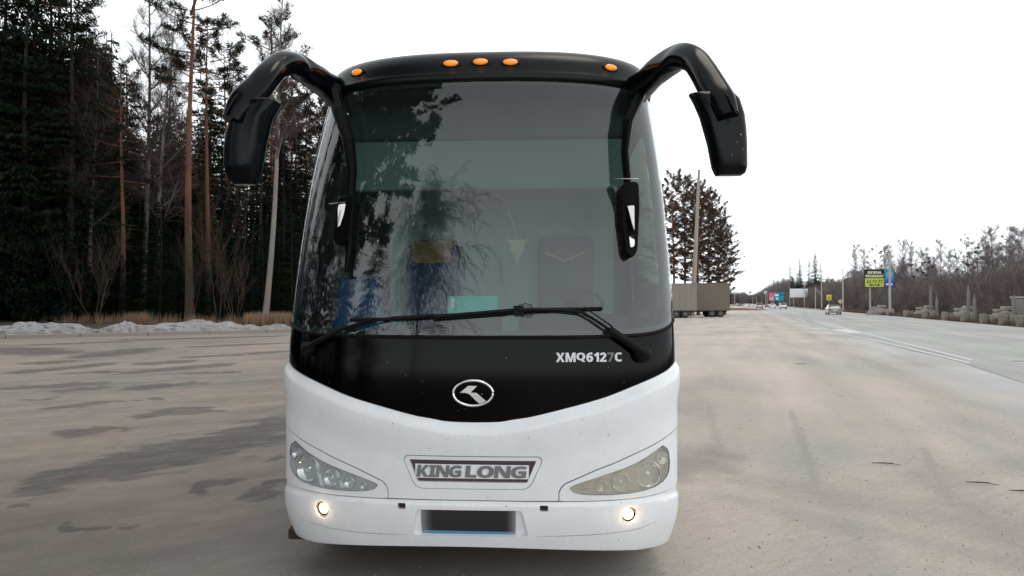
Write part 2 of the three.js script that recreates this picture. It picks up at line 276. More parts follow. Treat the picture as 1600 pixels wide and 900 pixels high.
// ---------- trees ----------
const barkMat = (r, g, b) => new THREE.MeshStandardMaterial({ color: new THREE.Color().setRGB(r, g, b), roughness: 0.95, vertexColors: true, bumpMap: barkBump, bumpScale: 0.02 });
const BARK = barkMat(1, 1, 1), NEEDLE = new THREE.MeshPhysicalMaterial({ roughness: 0.9, vertexColors: true, specularIntensity: 0.12 }), TWIG = new THREE.MeshPhysicalMaterial({ roughness: 0.95, vertexColors: true, specularIntensity: 0.12 });
const up = (d, a) => { const l = Math.hypot(d[0], d[1] + a, d[2]); return [d[0] / l, (d[1] + a) / l, d[2] / l]; };
const sph = (R) => { const z = 2 * R() - 1, t = 2 * Math.PI * R(), c = Math.sqrt(1 - z * z); return [c * Math.cos(t), z, c * Math.sin(t)]; };
function trunk(h, r, R, tone, lean = 0, top = 1) {                // tapered, slightly crooked; tone(t) gives the bark colour
  const pts = [], rad = [], col = [], N = 22, a = R() * 6.28, b = R() * 6.28;
  for (let i = 0; i <= N; i++) { const t = i / N * top; pts.push([lean * t * h + 0.006 * h * Math.sin(a + t * 5), t * h - 0.3, 0.006 * h * Math.sin(b + t * 4)]); rad.push(Math.max(0.012, r * (1 - 0.88 * t) * (1 + 0.5 * Math.exp(-t * 30)))); col.push(tone(t).map((c) => c * (0.85 + 0.3 * R()))); }
  const at = (t) => { const f = clamp(t / top) * N, i = Math.min(N - 1, Math.floor(f)), k = f - i; return [0, 1, 2].map((j) => lerp(pts[i][j], pts[i + 1][j], k)); };
  return { g: tube(pts, rad, 9, col), at };
}
function treeOf(name, parts) { const o = new THREE.Group(); o.name = name; for (const [n, g, m] of parts) mesh(n, g, m, o); return o; }
function makeSpruce(seed, h, wide = 0.16, from = 0.04, full = 1) {
  const R = rng(seed), t = trunk(h, h * 0.0105, R, () => [0.045, 0.033, 0.026]), tb = new TB(), br = new TB();
  for (let y = from * h; y < h * 0.985; y += 0.42 + 0.1 * R()) {
    const f = y / h, L0 = (0.25 + h * wide * Math.pow(1 - f, 0.8) * (0.75 + 0.4 * sstep(from, from + 0.25, f))), nb = Math.round((4 + 4 * (1 - f)) * (0.75 + 0.25 * full));
    for (let k = 0; k < nb; k++) {
      if (R() > 0.94) continue;
      const az = R() * 6.283, L = L0 * (0.62 + 0.5 * R()), p0 = t.at(f), dx = Math.cos(az), dz = Math.sin(az), droop = 0.16 + 0.34 * (1 - f) + 0.12 * R();
      const pt = (s) => [p0[0] + dx * L * s, p0[1] + L * (0.12 * s - droop * s * s + 0.14 * s ** 4) - 0.0, p0[2] + dz * L * s];
      const a = pt(0.5), b = pt(1); br.stick(p0, a, 0.022, 0.014, 3, [0.018, 0.014, 0.011]);
      const n = Math.ceil((L * 24 + 6) * full), tone = 0.7 + 0.6 * R();
      for (let i = 0; i < n; i++) {
        const s = 0.12 + 0.9 * (i + R()) / n, q = pt(s), sd = R() < 0.5 ? -1 : 1, w = 0.42 * L * Math.sin(Math.min(1, s) * 2.6) * R() * sd * 0.75;
        const p = [q[0] - dz * w, q[1] - Math.abs(w) * 0.12 - 0.12 * R(), q[2] + dx * w], hang = 0.25 + 0.9 * R();
        const d = up([dx * (0.5 + 0.5 * R()) - dz * 0.8 * sd * R(), 0, dz * (0.5 + 0.5 * R()) + dx * 0.8 * sd * R()], -hang), len = 0.17 + 0.3 * R(), c = tone * (0.5 + 0.9 * R());
        const s2 = sph(R); tb.leaf(p, d, len, 0.034 + 0.03 * R(), s2, [0.0078 * c, 0.0155 * c, 0.0088 * c]);
      }
    }
  }
  for (let i = 0; i < 8; i++) { const p = t.at(0.97 + 0.03 * R()); tb.leaf(p, up(sph(R), 1), 0.4, 0.05, sph(R), [0.022, 0.034, 0.016]); }
  return treeOf('spruce_tree', [['trunk', t.g, BARK], ['branches', br.build(), TWIG], ['crown', tb.build(), NEEDLE]]);
}
function clump(tb, c, r, n, R, tone, fat = 1, warm = 1) {                            // a tuft of pine needles
  for (let i = 0; i < n; i++) { const d = up(sph(R), 0.45), k = tone * (0.6 + 0.8 * R()), o = sph(R), q = r * 0.55 * R(); tb.leaf([c[0] + o[0] * q, c[1] + o[1] * q * 0.6, c[2] + o[2] * q], d, r * (0.55 + 0.6 * R()), (0.018 + 0.02 * R()) * fat, sph(R), [0.018 * k * warm, 0.0235 * k * (1 + 0.2 * (warm - 1)), 0.0135 * k * (1 + 0.4 * (warm - 1))]); }
}
function makePine(seed, h, base = 0.6, spread = 0.13, { lean = 0, red = 1, dead = 14, nb = 34, tufts = 26, warm = 1, fat = 1, tint = 1, small = 1, glow = 1 } = {}) {
  const R = rng(seed), t = trunk(h, h * 0.0105, R, (f) => { const o = sstep(0.12, 0.45, f) * red; return [lerp(0.085, 0.21, o), lerp(0.06, 0.095, o), lerp(0.047, 0.055, o)]; }, lean), tb = new TB(), br = new TB();
  const bc = [0.12, 0.075, 0.05];
  for (let i = 0; i < dead; i++) { const f = lerp(0.2, base, R()), p = t.at(f), az = R() * 6.283, L = 0.5 + 1.6 * R(), q = [p[0] + Math.cos(az) * L, p[1] - 0.15 * L + 0.3 * R(), p[2] + Math.sin(az) * L]; br.stick(p, q, 0.025, 0.006, 3, bc); if (R() < 0.6) br.stick([lerp(p[0], q[0], 0.6), lerp(p[1], q[1], 0.6), lerp(p[2], q[2], 0.6)], [q[0] + R() - 0.5, q[1] + R() * 0.6 - 0.4, q[2] + R() - 0.5], 0.012, 0.005, 3, bc); }
  for (let i = 0; i < nb; i++) {
    const u = (i + R()) / nb, f = lerp(base, 0.985, u), p = t.at(f), az = i * 2.4 + R() * 1.2, shape = Math.sin(Math.PI * (0.16 + 0.78 * u)) ** 0.7, L = h * spread * shape * (0.55 + 0.65 * R()) + 0.5, rise = lerp(-0.12, 0.75, u) + 0.3 * (R() - 0.5);
    const dir = up([Math.cos(az), 0, Math.sin(az)], rise), pt = (s) => [p[0] + dir[0] * L * s + 0.14 * L * Math.sin(3 * s + i), p[1] + dir[1] * L * s + 0.18 * L * s * s - 0.1 * L * s, p[2] + dir[2] * L * s + 0.14 * L * Math.sin(2.5 * s + 2 * i)];
    for (let k = 0; k < 4; k++) br.stick(pt(k / 4), pt((k + 1) / 4), 0.05 * (1 - k / 5) + 0.008, 0.05 * (1 - (k + 1) / 5) + 0.006, 4, [0.17 * warm, 0.09 * warm, 0.055]);
    const n = 4 + Math.round(L * 2.6), tone = (0.7 + 0.6 * R()) * glow;
    for (let k = 0; k < n; k++) {
      const s = lerp(0.3, 1.02, Math.sqrt((k + R()) / n)), q = pt(s), o = sph(R), w = 0.25 * L * R() * (1.15 - 0.6 * s), c = [q[0] + o[0] * w, q[1] + Math.abs(o[1]) * w * 0.5 + 0.1, q[2] + o[2] * w];
      br.stick(q, c, 0.014, 0.006, 3, bc); clump(tb, c, (0.3 + 0.22 * R()) * small, tufts, R, tone, fat, tint);
    }
  }
  return treeOf('pine_tree', [['trunk', t.g, BARK], ['branches', br.build(), TWIG], ['crown', tb.build(), NEEDLE]]);
}
function makeBare(seed, h, { lean = 0, from = 0.3, nb = 20, spread = 0.17, tone = [0.19, 0.17, 0.15], twig = [0.085, 0.06, 0.055], weep = 0, rise = 0.9, dense = 1, r = 0.0085, name = 'bare_tree', thin = 1, minR = 0.006 } = {}) {
  const R = rng(seed), t = trunk(h, h * r, R, () => tone, lean), br = new TB(), tw = new TB();
  const limb = (p, d, L, rad, lvl, B) => {
    const N = lvl === 1 ? 6 : lvl === 2 ? 4 : 3; let q = p, dir = d;
    for (let i = 0; i < N; i++) {
      const w = lvl >= 3 ? 0.35 : 0.22; dir = up([dir[0] + w * (R() - 0.5), dir[1] + w * (R() - 0.5), dir[2] + w * (R() - 0.5)], lvl >= 3 ? -weep * (0.5 + i * 0.55) : lvl === 2 ? -weep * 0.28 * i + 0.03 : 0.10 - weep * 0.05 * i);
      const l = L / N, e = [q[0] + dir[0] * l, q[1] + dir[1] * l, q[2] + dir[2] * l], ra = rad * (1 - i / (N + 0.6)), rb = rad * (1 - (i + 1) / (N + 0.6));
      B.stick(q, e, ra, rb, lvl < 2 ? 5 : 3, lvl < 2 ? tone.map((c) => c * 0.7) : twig);
      const kids = lvl === 1 ? 2.2 * dense : lvl === 2 ? 2.0 * dense : lvl === 3 ? (thin ? 1.1 * dense : 0) : 0;
      for (let k = 0; k < kids && (k + 1 <= kids || R() < kids - k); k++) {
        const s = sph(R), f = R(), o = [lerp(q[0], e[0], f), lerp(q[1], e[1], f), lerp(q[2], e[2], f)];
        limb(o, up([dir[0] + 0.95 * s[0], dir[1] + 0.7 * s[1], dir[2] + 0.95 * s[2]], 0.1), lvl === 1 ? L * (0.32 + 0.3 * R()) : lvl === 2 ? L * (0.45 + 0.35 * R()) : L * (0.5 + 0.5 * R()), Math.max(minR, rad * 0.42), lvl + 1, lvl >= 2 ? tw : br);
      }
      q = e;
    }
  };
  for (let i = 0; i < nb; i++) {
    const u = (i + R()) / nb, f = lerp(from, 0.97, u), az = i * 2.4 + R(), L = h * spread * (1.15 - 0.75 * u) * (0.6 + 0.6 * R());
    limb(t.at(f), up([Math.cos(az), 0, Math.sin(az)], rise * (0.7 + 0.6 * R())), L, Math.max(0.02, h * r * 0.42 * (1 - 0.75 * u)), 1, br);
  }
  return treeOf(name, [['trunk', t.g, BARK], ['branches', br.build(), TWIG], ['twigs', tw.build(), TWIG]]);
}
function makeShrub(seed, h, stems, col) {
  const R = rng(seed), tb = new TB(), st = new TB();
  const grow = (p, d, L, rad, lvl) => { let q = p, dir = d; for (let i = 0; i < 4; i++) { dir = up([dir[0] + 0.35 * (R() - 0.5), dir[1], dir[2] + 0.35 * (R() - 0.5)], 0.12); const e = [q[0] + dir[0] * L / 4, q[1] + dir[1] * L / 4, q[2] + dir[2] * L / 4], ra = rad * (1 - i / 4.6), rb = rad * (1 - (i + 1) / 4.6); (lvl ? tb : st).stick(q, e, ra, rb, 3, col.map((c) => c * (0.75 + 0.5 * R()))); if (lvl < 3 && i > 0) for (let k = 0; k < 2; k++) { const s = sph(R); grow(e, up([dir[0] + 0.7 * s[0], dir[1], dir[2] + 0.7 * s[2]], 0.25), L * (0.3 + 0.3 * R()), rad * 0.5, lvl + 1); } q = e; } };
  for (let i = 0; i < stems; i++) { const a = R() * 6.28, s = 0.16 + 0.3 * R(); grow([0.15 * Math.cos(a), -0.1, 0.15 * Math.sin(a)], up([s * Math.cos(a), 1, s * Math.sin(a)], 0.2), h * (0.6 + 0.4 * R()), 0.035, 0); }
  return treeOf('bare_shrub', [['stems', st.build(), TWIG], ['twigs', tb.build(), TWIG]]);
}
const PROTO = {};
const proto = (k, f) => (PROTO[k] ??= f());
function plant(o, x, z, scale, turn, label, category, group, y = 0.25) {   // a clone of a prototype tree, set on the ground
  const c = o.clone(); c.name = numbered(o.name); c.position.set(x, y, z); c.scale.setScalar(scale); c.rotation.y = turn; scene.add(c); return tag(c, label, category, group);
}
const gx = (px, z) => ((px - 800) / 1000) * z;                    // where a tree seen at that column stands, at depth z
const spruces = [makeSpruce(1, 26, 0.155, 0.03), makeSpruce(2, 24, 0.135, 0.04), makeSpruce(3, 20, 0.17, 0.03), makeSpruce(4, 22, 0.12, 0.06)];
const sparse = makeSpruce(5, 22, 0.09, 0.12, 0.5);
const pines = [makePine(21, 27, 0.6, 0.12), makePine(22, 25, 0.66, 0.1, { nb: 26 }), makePine(23, 26, 0.55, 0.11, { nb: 30, dead: 24 })];
const bares = [makeBare(31, 25, { from: 0.42, spread: 0.13 }), makeBare(32, 22, { from: 0.3, spread: 0.14, lean: 0.05 }), makeBare(33, 20, { from: 0.35, spread: 0.16, nb: 24 })];
const shrubs = [makeShrub(41, 6, 4, [0.06, 0.042, 0.032]), makeShrub(42, 4, 5, [0.075, 0.05, 0.04])];
const T = (o, px, z, h, h0, turn, label, cat, group) => plant(o, gx(px, z), -z, h / h0, turn, label, cat, group);

// front row of the forest, each tree told apart
T(pines[0], 296, 44, 27.5, 27, 0.4, 'tall straight pine with bright red-brown trunk left of the bus mirror', 'pine');
T(pines[1], 322, 52, 25, 25, 2.0, 'slim pine standing just behind and right of the tallest red pine', 'pine');
T(pines[2], 188, 44.5, 18.5, 26, 1.1, 'pine with bare orange trunk in front of a dark spruce top', 'pine');
T(pines[0], 88, 45.6, 26.5, 27, 3.4, 'pine whose crown reaches the top edge above the dark spruces', 'pine');
T(pines[1], 42, 44.6, 28.5, 25, 0.2, 'pine with pale trunk at the far left of the forest', 'pine');
{ const o = makeBare(35, 23, { lean: 0.055, from: 0.5, spread: 0.11, tone: [0.30, 0.27, 0.24], r: 0.0095 }); T(o, 413, 43, 23, 23, 0, 'leaning pale grey birch trunk beside the left bus mirror', 'birch'); }
T(bares[1], 240, 45, 22.5, 22, 0.1, 'slender grey bare tree leaning right between two pines', 'bare tree');
T(bares[0], 226, 50, 28, 25, 2.2, 'very tall thin bare tree rising against the white sky', 'bare tree');
T(bares[2], 143, 45.2, 20.5, 20, 1.4, 'crooked bare tree with broken top in front of spruces', 'bare tree');
T(bares[0], 265, 56, 24, 25, 4.0, 'bare tree with forked top beside the tall red pine', 'bare tree');
T(pines[2], 421, 58, 27.5, 26, 2.6, 'pine with rounded crown showing above the left bus mirror', 'pine');
[[452, 60, 24], [466, 63, 22], [478, 66, 24], [498, 68, 23], [508, 62, 21], [438, 70, 26], [372, 62, 22], [392, 66, 25], [349, 60, 26]].forEach(([px, z, h], i) => T(pines[(i + 1) % 3], px, z, h, [25, 26, 27][i % 3], i * 1.3, 'slim red pine in the open stand behind the left mirror', 'pine', 'slim pines behind the left mirror'));
[[460, 58, 19], [490, 60, 21], [405, 55, 20], [380, 57, 19], [357, 64, 21], [445, 66, 22], [516, 70, 20], [425, 72, 20]].forEach(([px, z, h], i) => T(i % 2 ? bares[i % 3] : sparse, px, z, h, i % 2 ? [25, 22, 20][i % 3] : 22, i * 0.9, i % 2 ? 'bare thin tree in the open stand behind the left mirror' : 'thin sparse spruce in the open stand behind the left mirror', i % 2 ? 'bare tree' : 'spruce', i % 2 ? 'bare trees behind the left mirror' : 'sparse spruces behind the left mirror'));
T(spruces[3], 196, 54, 22, 22, 0.7, 'pointed dark spruce with its top against the sky gap', 'spruce');
T(spruces[2], 310, 58, 17, 20, 1.7, 'dark spruce filling the space below the tall red pine', 'spruce');
[[-30, 42, 27, 'big dark spruce cut off by the left edge of the picture'], [5, 44, 29, 'big dark spruce just inside the left edge of the picture'], [38, 43, 26, 'big dark spruce in front of the pale trunk at the far left'], [72, 45, 28, 'big dark spruce between the two leftmost pines'], [105, 44, 26, 'big dark spruce right of the pine with the high crown'], [128, 47, 23, 'dark spruce left of the crooked bare tree'], [160, 48, 20, 'dark spruce between the crooked bare tree and the orange-trunked pine']].forEach(([px, z, h, label], i) => T(spruces[i % 4], px, z, h, [26, 24, 20, 22][i % 4], i * 2.1, label, 'spruce'));
{ const R = rng(77); let n = 0;
  for (let row = 0; row < 5; row++) for (let px = -90; px < 560; px += 21 + row) {
    const z = 50 + row * 8 + 5 * R() + 0.01 * Math.max(0, px), p = px + 16 * (R() - 0.5), top = p < 175 ? 30 + 60 * R() : p < 280 ? 170 + 100 * R() : p < 345 ? 130 + 110 * R() : 190 + 110 * R(), h = (473 - top) * z / 1000 + 1.6;
    const k = Math.floor(R() * 4); const thinOne = p > 175 && R() < 0.4; T(thinOne ? sparse : spruces[k], p, z, Math.min(h, 32), thinOne ? 22 : [26, 24, 20, 22][k], R() * 6, 'dark spruce in the dense rows deep inside the left forest', 'spruce', 'dense back row spruces of the left forest'); n++;
  } }
{ const R = rng(78); for (let i = 0; i < 46; i++) { const px = -40 + i * 12 + 8 * R(), z = 44 + 8 * R(), k = Math.floor(R() * 4), h = 4 + 5 * R(); T(spruces[k], px, z, h, [26, 24, 20, 22][k], R() * 6, 'young dark spruce filling the shade low under the left forest', 'spruce', 'young understory spruces of the left forest'); } }
{ const R = rng(79); for (let i = 0; i < 40; i++) { const px = 548 + i * 11.5, z = 66 + 8 * R() + (px - 548) * 0.05 + (i % 2) * 7, k = i % 4; T(i % 5 === 3 ? pines[1] : spruces[k], px, z, 17 + 5 * R(), i % 5 === 3 ? 25 : [26, 24, 20, 22][k], R() * 6, i % 5 === 3 ? 'pine of the forest edge where it runs on behind the bus' : 'spruce of the forest edge where it runs on behind the bus', i % 5 === 3 ? 'pine' : 'spruce', i % 5 === 3 ? 'pines behind the bus' : 'spruces behind the bus'); } }
T(shrubs[1], 152, 41.5, 4.2, 4, 0, 'bare reddish shrub behind the biggest snow heap', 'shrub');
T(shrubs[0], 342, 41, 7.2, 6, 1, 'tall bare many-stemmed shrub behind the right snow heap', 'shrub');
T(shrubs[1], 368, 41, 3.4, 4, 2, 'low bare shrub right of the tall many-stemmed shrub', 'shrub');
T(shrubs[0], 118, 43, 5, 6, 3, 'faint bare shrub in the shade left of the reddish shrub', 'shrub');
T(shrubs[0], 300, 43, 5.5, 6, 4, 'bare shrub at the foot of the tall red pine', 'shrub');

// pines and a leaning pole behind the trailers
const crownPines = [makePine(51, 20, 0.26, 0.16, { nb: 110, tufts: 64, red: 0.8, dead: 6, fat: 0.5, tint: 2.1, small: 0.72, glow: 2.2 }), makePine(52, 19, 0.18, 0.19, { nb: 124, tufts: 64, red: 0.7, dead: 6, fat: 0.5, tint: 2.1, small: 0.72, glow: 2.2 }), makePine(53, 20, 0.3, 0.15, { nb: 64, tufts: 30, red: 1, dead: 14, fat: 0.9, tint: 2.1, small: 0.7, glow: 2.2 })];
[[1052, 92, 20.2, 2, 'tall pine with open crown right beside the bus windscreen'], [1070, 96, 20.5, 0, 'tall pine behind the leaning pole and the trailers'], [1092, 90, 18.2, 0, 'pine just right of the leaning pole behind the trailer'], [1108, 94, 17.6, 1, 'dense dark pine in the middle of the clump behind the trailer'], [1122, 97, 15.8, 0, 'pine with sloping crown near the right end of the clump'], [1131, 91, 11.5, 1, 'short pine at the right end of the clump above the trailer'], [1037, 98, 19, 2, 'pine half hidden behind the right edge of the bus']].forEach(([px, z, h, k, label], i) => T(crownPines[k], px, z, h, k === 1 ? 19 : 20, i * 1.9, label, 'pine'));

// far side of the road: bare trees and a few dark conifers in a thicket
const farBare = [makeBare(61, 14, { from: 0.28, spread: 0.2, nb: 18, tone: [0.17, 0.15, 0.15], twig: [0.18, 0.15, 0.155] }), makeBare(62, 13, { from: 0.2, spread: 0.22, nb: 20, tone: [0.16, 0.14, 0.14], twig: [0.19, 0.155, 0.155] }), makePine(63, 14, 0.5, 0.13, { nb: 18, tufts: 12, red: 0.2, dead: 20 })];
const roadTree = (o, off, z, s, turn, label, cat, group) => { const [x, zz] = road(off, z); return plant(o, x, zz, s, turn, label, cat, group, 0.02); };
{ const R = rng(91), cols = [1336, 1350, 1368, 1384, 1391, 1412, 1425, 1440, 1452, 1470, 1484, 1495, 1512, 1524, 1540, 1550, 1560, 1574, 1583, 1592, 1604];
  cols.forEach((px, i) => { const off = 34 + 7 * R(), z = 1000 * off / (px - 1155), peak = [380, 372, 368, 352][Math.floor(clamp((px - 1340) / 66, 0, 3))] + 34 * R() * (i % 3 ? 1 : 0.1), h = (473 - peak) * z / 1000 + 1.75, k = i % 5 === 2 ? 2 : i % 2; roadTree(farBare[k], off, z, h / [14, 13, 14][k], R() * 6, k === 2 ? 'thin dark pine among the bare trees right of the road' : 'bare grey tree in the row behind the concrete blocks', k === 2 ? 'pine' : 'bare tree', k === 2 ? 'thin pines right of the road' : 'bare trees behind the concrete blocks'); });
  for (let i = 0; i < 70; i++) { const off = 38 + 16 * R(), z = 75 + i * 5.2 + 6 * R(), h = 11 + 3.5 * R(), k = R() < 0.2 ? 2 : R() < 0.5 ? 0 : 1; roadTree(farBare[k], off, z, h / 14, R() * 6, k === 2 ? 'thin pine in the brown wood along the right side of the road' : 'bare tree in the brown wood along the right side of the road', k === 2 ? 'pine' : 'bare tree', k === 2 ? 'pines of the brown roadside wood' : 'bare trees of the brown roadside wood'); }
  for (let i = 0; i < 26; i++) { const z = 270 + i * 16 + 6 * R(), off = 33 + 8 * R(), h = 15 + 7 * R(), k = R() < 0.5 ? 3 : 1; roadTree(R() < 0.45 ? spruces[k] : farBare[i % 2], off, z, h / (R() < 0.45 ? 22 : 14) * 0.9, R() * 6, 'distant tree of the wood beyond the billboards', 'tree', 'distant trees beyond the billboards'); }
  for (let i = 0; i < 18; i++) { const z = 560 + 330 * R(), off = -34 + 32 * R(); roadTree(i % 3 ? spruces[i % 4] : farBare[1], off, z, (11 + 6 * R()) / (i % 3 ? 23 : 13), R() * 6, 'small distant tree left of the far end of the road', 'tree', 'distant trees left of the road'); }
  roadTree(spruces[2], 33, 395, 19.5 / 20, 0, 'dark pointed spruce above the white billboard', 'spruce'); roadTree(spruces[2], 33, 340, 15.5 / 20, 2, 'second dark spruce right above the white billboard', 'spruce');
}
function thicket(name, label, category, seed, list, mat, parts) { // one mass that nobody could count
  const g = parts, im = new THREE.InstancedMesh(g, mat, list.length), m = new THREE.Matrix4(), q = new THREE.Quaternion(), R = rng(seed);
  list.forEach(([x, y, z, s, sy], i) => { q.setFromAxisAngle(V(0, 1, 0), R() * 6.28); m.compose(V(x, y, z), q, V(s, sy ?? s, s)); im.setMatrixAt(i, m); const c = 0.75 + 0.5 * R(); im.setColorAt(i, new THREE.Color(c, c, c)); });
  im.name = numbered(name); im.castShadow = im.receiveShadow = true; im.userData = { kind: 'stuff', label, category }; scene.add(im); return im;
}
const bushGeo = (seed, n, h, col, spread = 0.5) => { const R = rng(seed), tb = new TB(); for (let i = 0; i < n; i++) { const a = R() * 6.28, r = spread * Math.sqrt(R()), p = [r * Math.cos(a), 0, r * Math.sin(a)], s = sph(R), e = [p[0] + s[0] * 0.5 * h * 0.5, h * (0.5 + 0.5 * R()), p[2] + s[2] * 0.25 * h], k = 0.6 + 0.8 * R(), c = col.map((v) => v * k); tb.stick(p, e, 0.014, 0.004, 3, c); for (let j = 0; j < 5; j++) { const f = 0.3 + 0.65 * R(), o = [lerp(p[0], e[0], f), lerp(p[1], e[1], f), lerp(p[2], e[2], f)], d = up(sph(R), 0.6), l = h * (0.12 + 0.2 * R()); tb.stick(o, [o[0] + d[0] * l, o[1] + d[1] * l, o[2] + d[2] * l], 0.006, 0.003, 3, c); } } return tb.build(); };
{ const R = rng(95), list = [];
  for (let i = 0; i < 3400; i++) { const z = 42 + 420 * Math.pow(R(), 1.7), off = 26 + 26 * R() * R() + 3 * n2(z * 0.1, 4), [x, zz] = road(off, z), s = (0.55 + 0.5 * R()) * clamp((off - 23) / 8, 0.25, 1.1) * (z > 150 ? 1.7 : 1.25); list.push([x, 0, zz, s * 2.4, s * 2.2]); }
  thicket('brown_thicket', 'brown leafless thicket filling the wood right of the road', 'thicket', 5, list, TWIG, bushGeo(6, 44, 2.2, [0.165, 0.138, 0.13], 0.8));
  const far = []; for (let i = 0; i < 900; i++) { const z = 430 + 900 * R(), off = 26 + 60 * R(), [x, zz] = road(off, z); far.push([x, 0, zz, 3.5 + 2 * R(), 5 + 4.5 * R()]); }
  for (let i = 0; i < 420; i++) { const z = 700 + 500 * R(), off = -90 + 110 * R(), [x, zz] = road(off - 12, z + 100); far.push([x, 0, zz, 4, 5 + 4 * R()]); }
  for (let i = 0; i < 240; i++) { const z = 1220 + 240 * R(), off = -60 + 140 * R(), [x, zz] = road(off, z); far.push([x, 0, zz, 5, 6 + 4 * R()]); }
  for (let i = 0; i < 260; i++) { const z = 520 + 500 * R(), off = -26 - 70 * R(), [x, zz] = road(off, z); far.push([x, 0, zz, 3.5, 4 + 4 * R()]); }
  thicket('distant_wood', 'hazy grey-brown wood at the far end of the road', 'wood', 7, far, TWIG, bushGeo(8, 60, 2.2, [0.16, 0.135, 0.135], 0.9));
  const dry = []; for (let i = 0; i < 900; i++) { const c = R() < 0.72 ? 385 + 85 * R() : R() < 0.5 ? 180 + 35 * R() : 40 + 340 * R(), z = 39.5 + 2.6 * R(); dry.push([gx(c, z), 0.1, -z - (c > 300 ? 0 : 1.2), 0.7 + 0.5 * R()]); }
  thicket('dry_grass', 'tall dry tan grass at the foot of the forest', 'grass', 9, dry, std(1, 1, 1, 0.95, { vertexColors: true }), (() => { const R2 = rng(10), tb = new TB(); for (let i = 0; i < 22; i++) { const a = R2() * 6.28, r = 0.25 * R2(), h = 0.5 + 0.6 * R2(); tb.leaf([r * Math.cos(a), 0, r * Math.sin(a)], up([0.3 * (R2() - 0.5), 1, 0.3 * (R2() - 0.5)], 0), h, 0.012, sph(R2), [0.26, 0.17, 0.105].map((v) => v * (0.7 + 0.6 * R2()))); } return tb.build(); })());
  const vg = []; for (let i = 0; i < 2600; i++) { const z = 40 + 120 * Math.pow(R(), 1.5), off = 20.2 + 7 * R() * R(), [x, zz] = road(off, z); vg.push([x, 0, zz, 0.6 + 0.6 * R(), 0.35 + 0.4 * R()]); }
  thicket('verge_grass', 'short brown dead grass on the right roadside verge', 'grass', 12, vg, std(1, 1, 1, 0.95, { vertexColors: true }), (() => { const R2 = rng(14), tb = new TB(); for (let i = 0; i < 18; i++) { const a = R2() * 6.28, r = 0.4 * R2(), h = 0.4 + 0.5 * R2(); tb.leaf([r * Math.cos(a), 0, r * Math.sin(a)], up([0.6 * (R2() - 0.5), 1, 0.6 * (R2() - 0.5)], 0), h, 0.02, sph(R2), [0.16, 0.10, 0.07].map((v) => v * (0.6 + 0.7 * R2()))); } return tb.build(); })());
}
{ const R = rng(131), list = []; for (let i = 0; i < 5200; i++) { const z = 3.6 + 13 * R() * R(), x = (R() * 2 - 1) * (1.2 + z * 0.95), s = (0.0022 + 0.006 * R() ** 4) * (0.8 + z * 0.06); list.push([x, 0.0045, -z, s, s * 0.7]); }
  const g = new THREE.IcosahedronGeometry(1, 0), c = []; for (let i = 0; i < g.attributes.position.count; i++) c.push(0.25, 0.235, 0.21); g.setAttribute('color', new THREE.Float32BufferAttribute(c, 3));
  thicket('grit', 'fine grit and small stones lying on the asphalt near the bus', 'grit', 15, list, std(1, 1, 1, 0.95, { vertexColors: true }), g); }
// trees behind the photographer, which the windscreen mirrors
{ const p = makePine(71, 23, 0.36, 0.235, { nb: 140, tufts: 32, dead: 4, fat: 2.3 }); plant(p, -12.9, 0.4, 0.95, 3.0, 'second dark pine mirrored at the upper left windscreen corner', 'pine', undefined, 0); plant(p, -10.2, 4.2, 1.0, 1.0, 'big dark pine mirrored in the upper left of the windscreen', 'pine', undefined, 0);
  const b = makeBare(72, 19, { from: 0.24, spread: 0.42, nb: 12, weep: 0.55, rise: 2.4, tone: [0.06, 0.05, 0.045], twig: [0.02, 0.016, 0.014], dense: 1.0, minR: 0.021, name: 'weeping_birch' }); plant(b, -9.2, 19.5, 1.0, 2.0, 'bare weeping birch mirrored in the middle of the windscreen', 'birch', undefined, 0);
  [[-14.5, -1.5, 23, 2], [-15, 2.5, 22, 1], [-17, 7, 22, 0], [-20, 13, 24, 1], [-16, 17, 20, 2], [-24, 4, 24, 3], [-27, -4, 25, 0], [-30, -12, 26, 1], [-26, 20, 24, 3], ...Array.from({ length: 34 }, (_, i) => { const x = -33 - i * 1.5; return [x - (i % 3) * 2.5, kerbZ(x) - 3 - (i % 3) * 4, 20 + (i * 7) % 8, i % 4]; })].forEach(([x, z, h, k], i) => plant(spruces[k], x, z, h / [26, 24, 20, 22][k], i, 'dark spruce beside the yard, seen only mirrored in the windscreen', 'spruce', 'mirrored spruces left of the camera', 0)); }

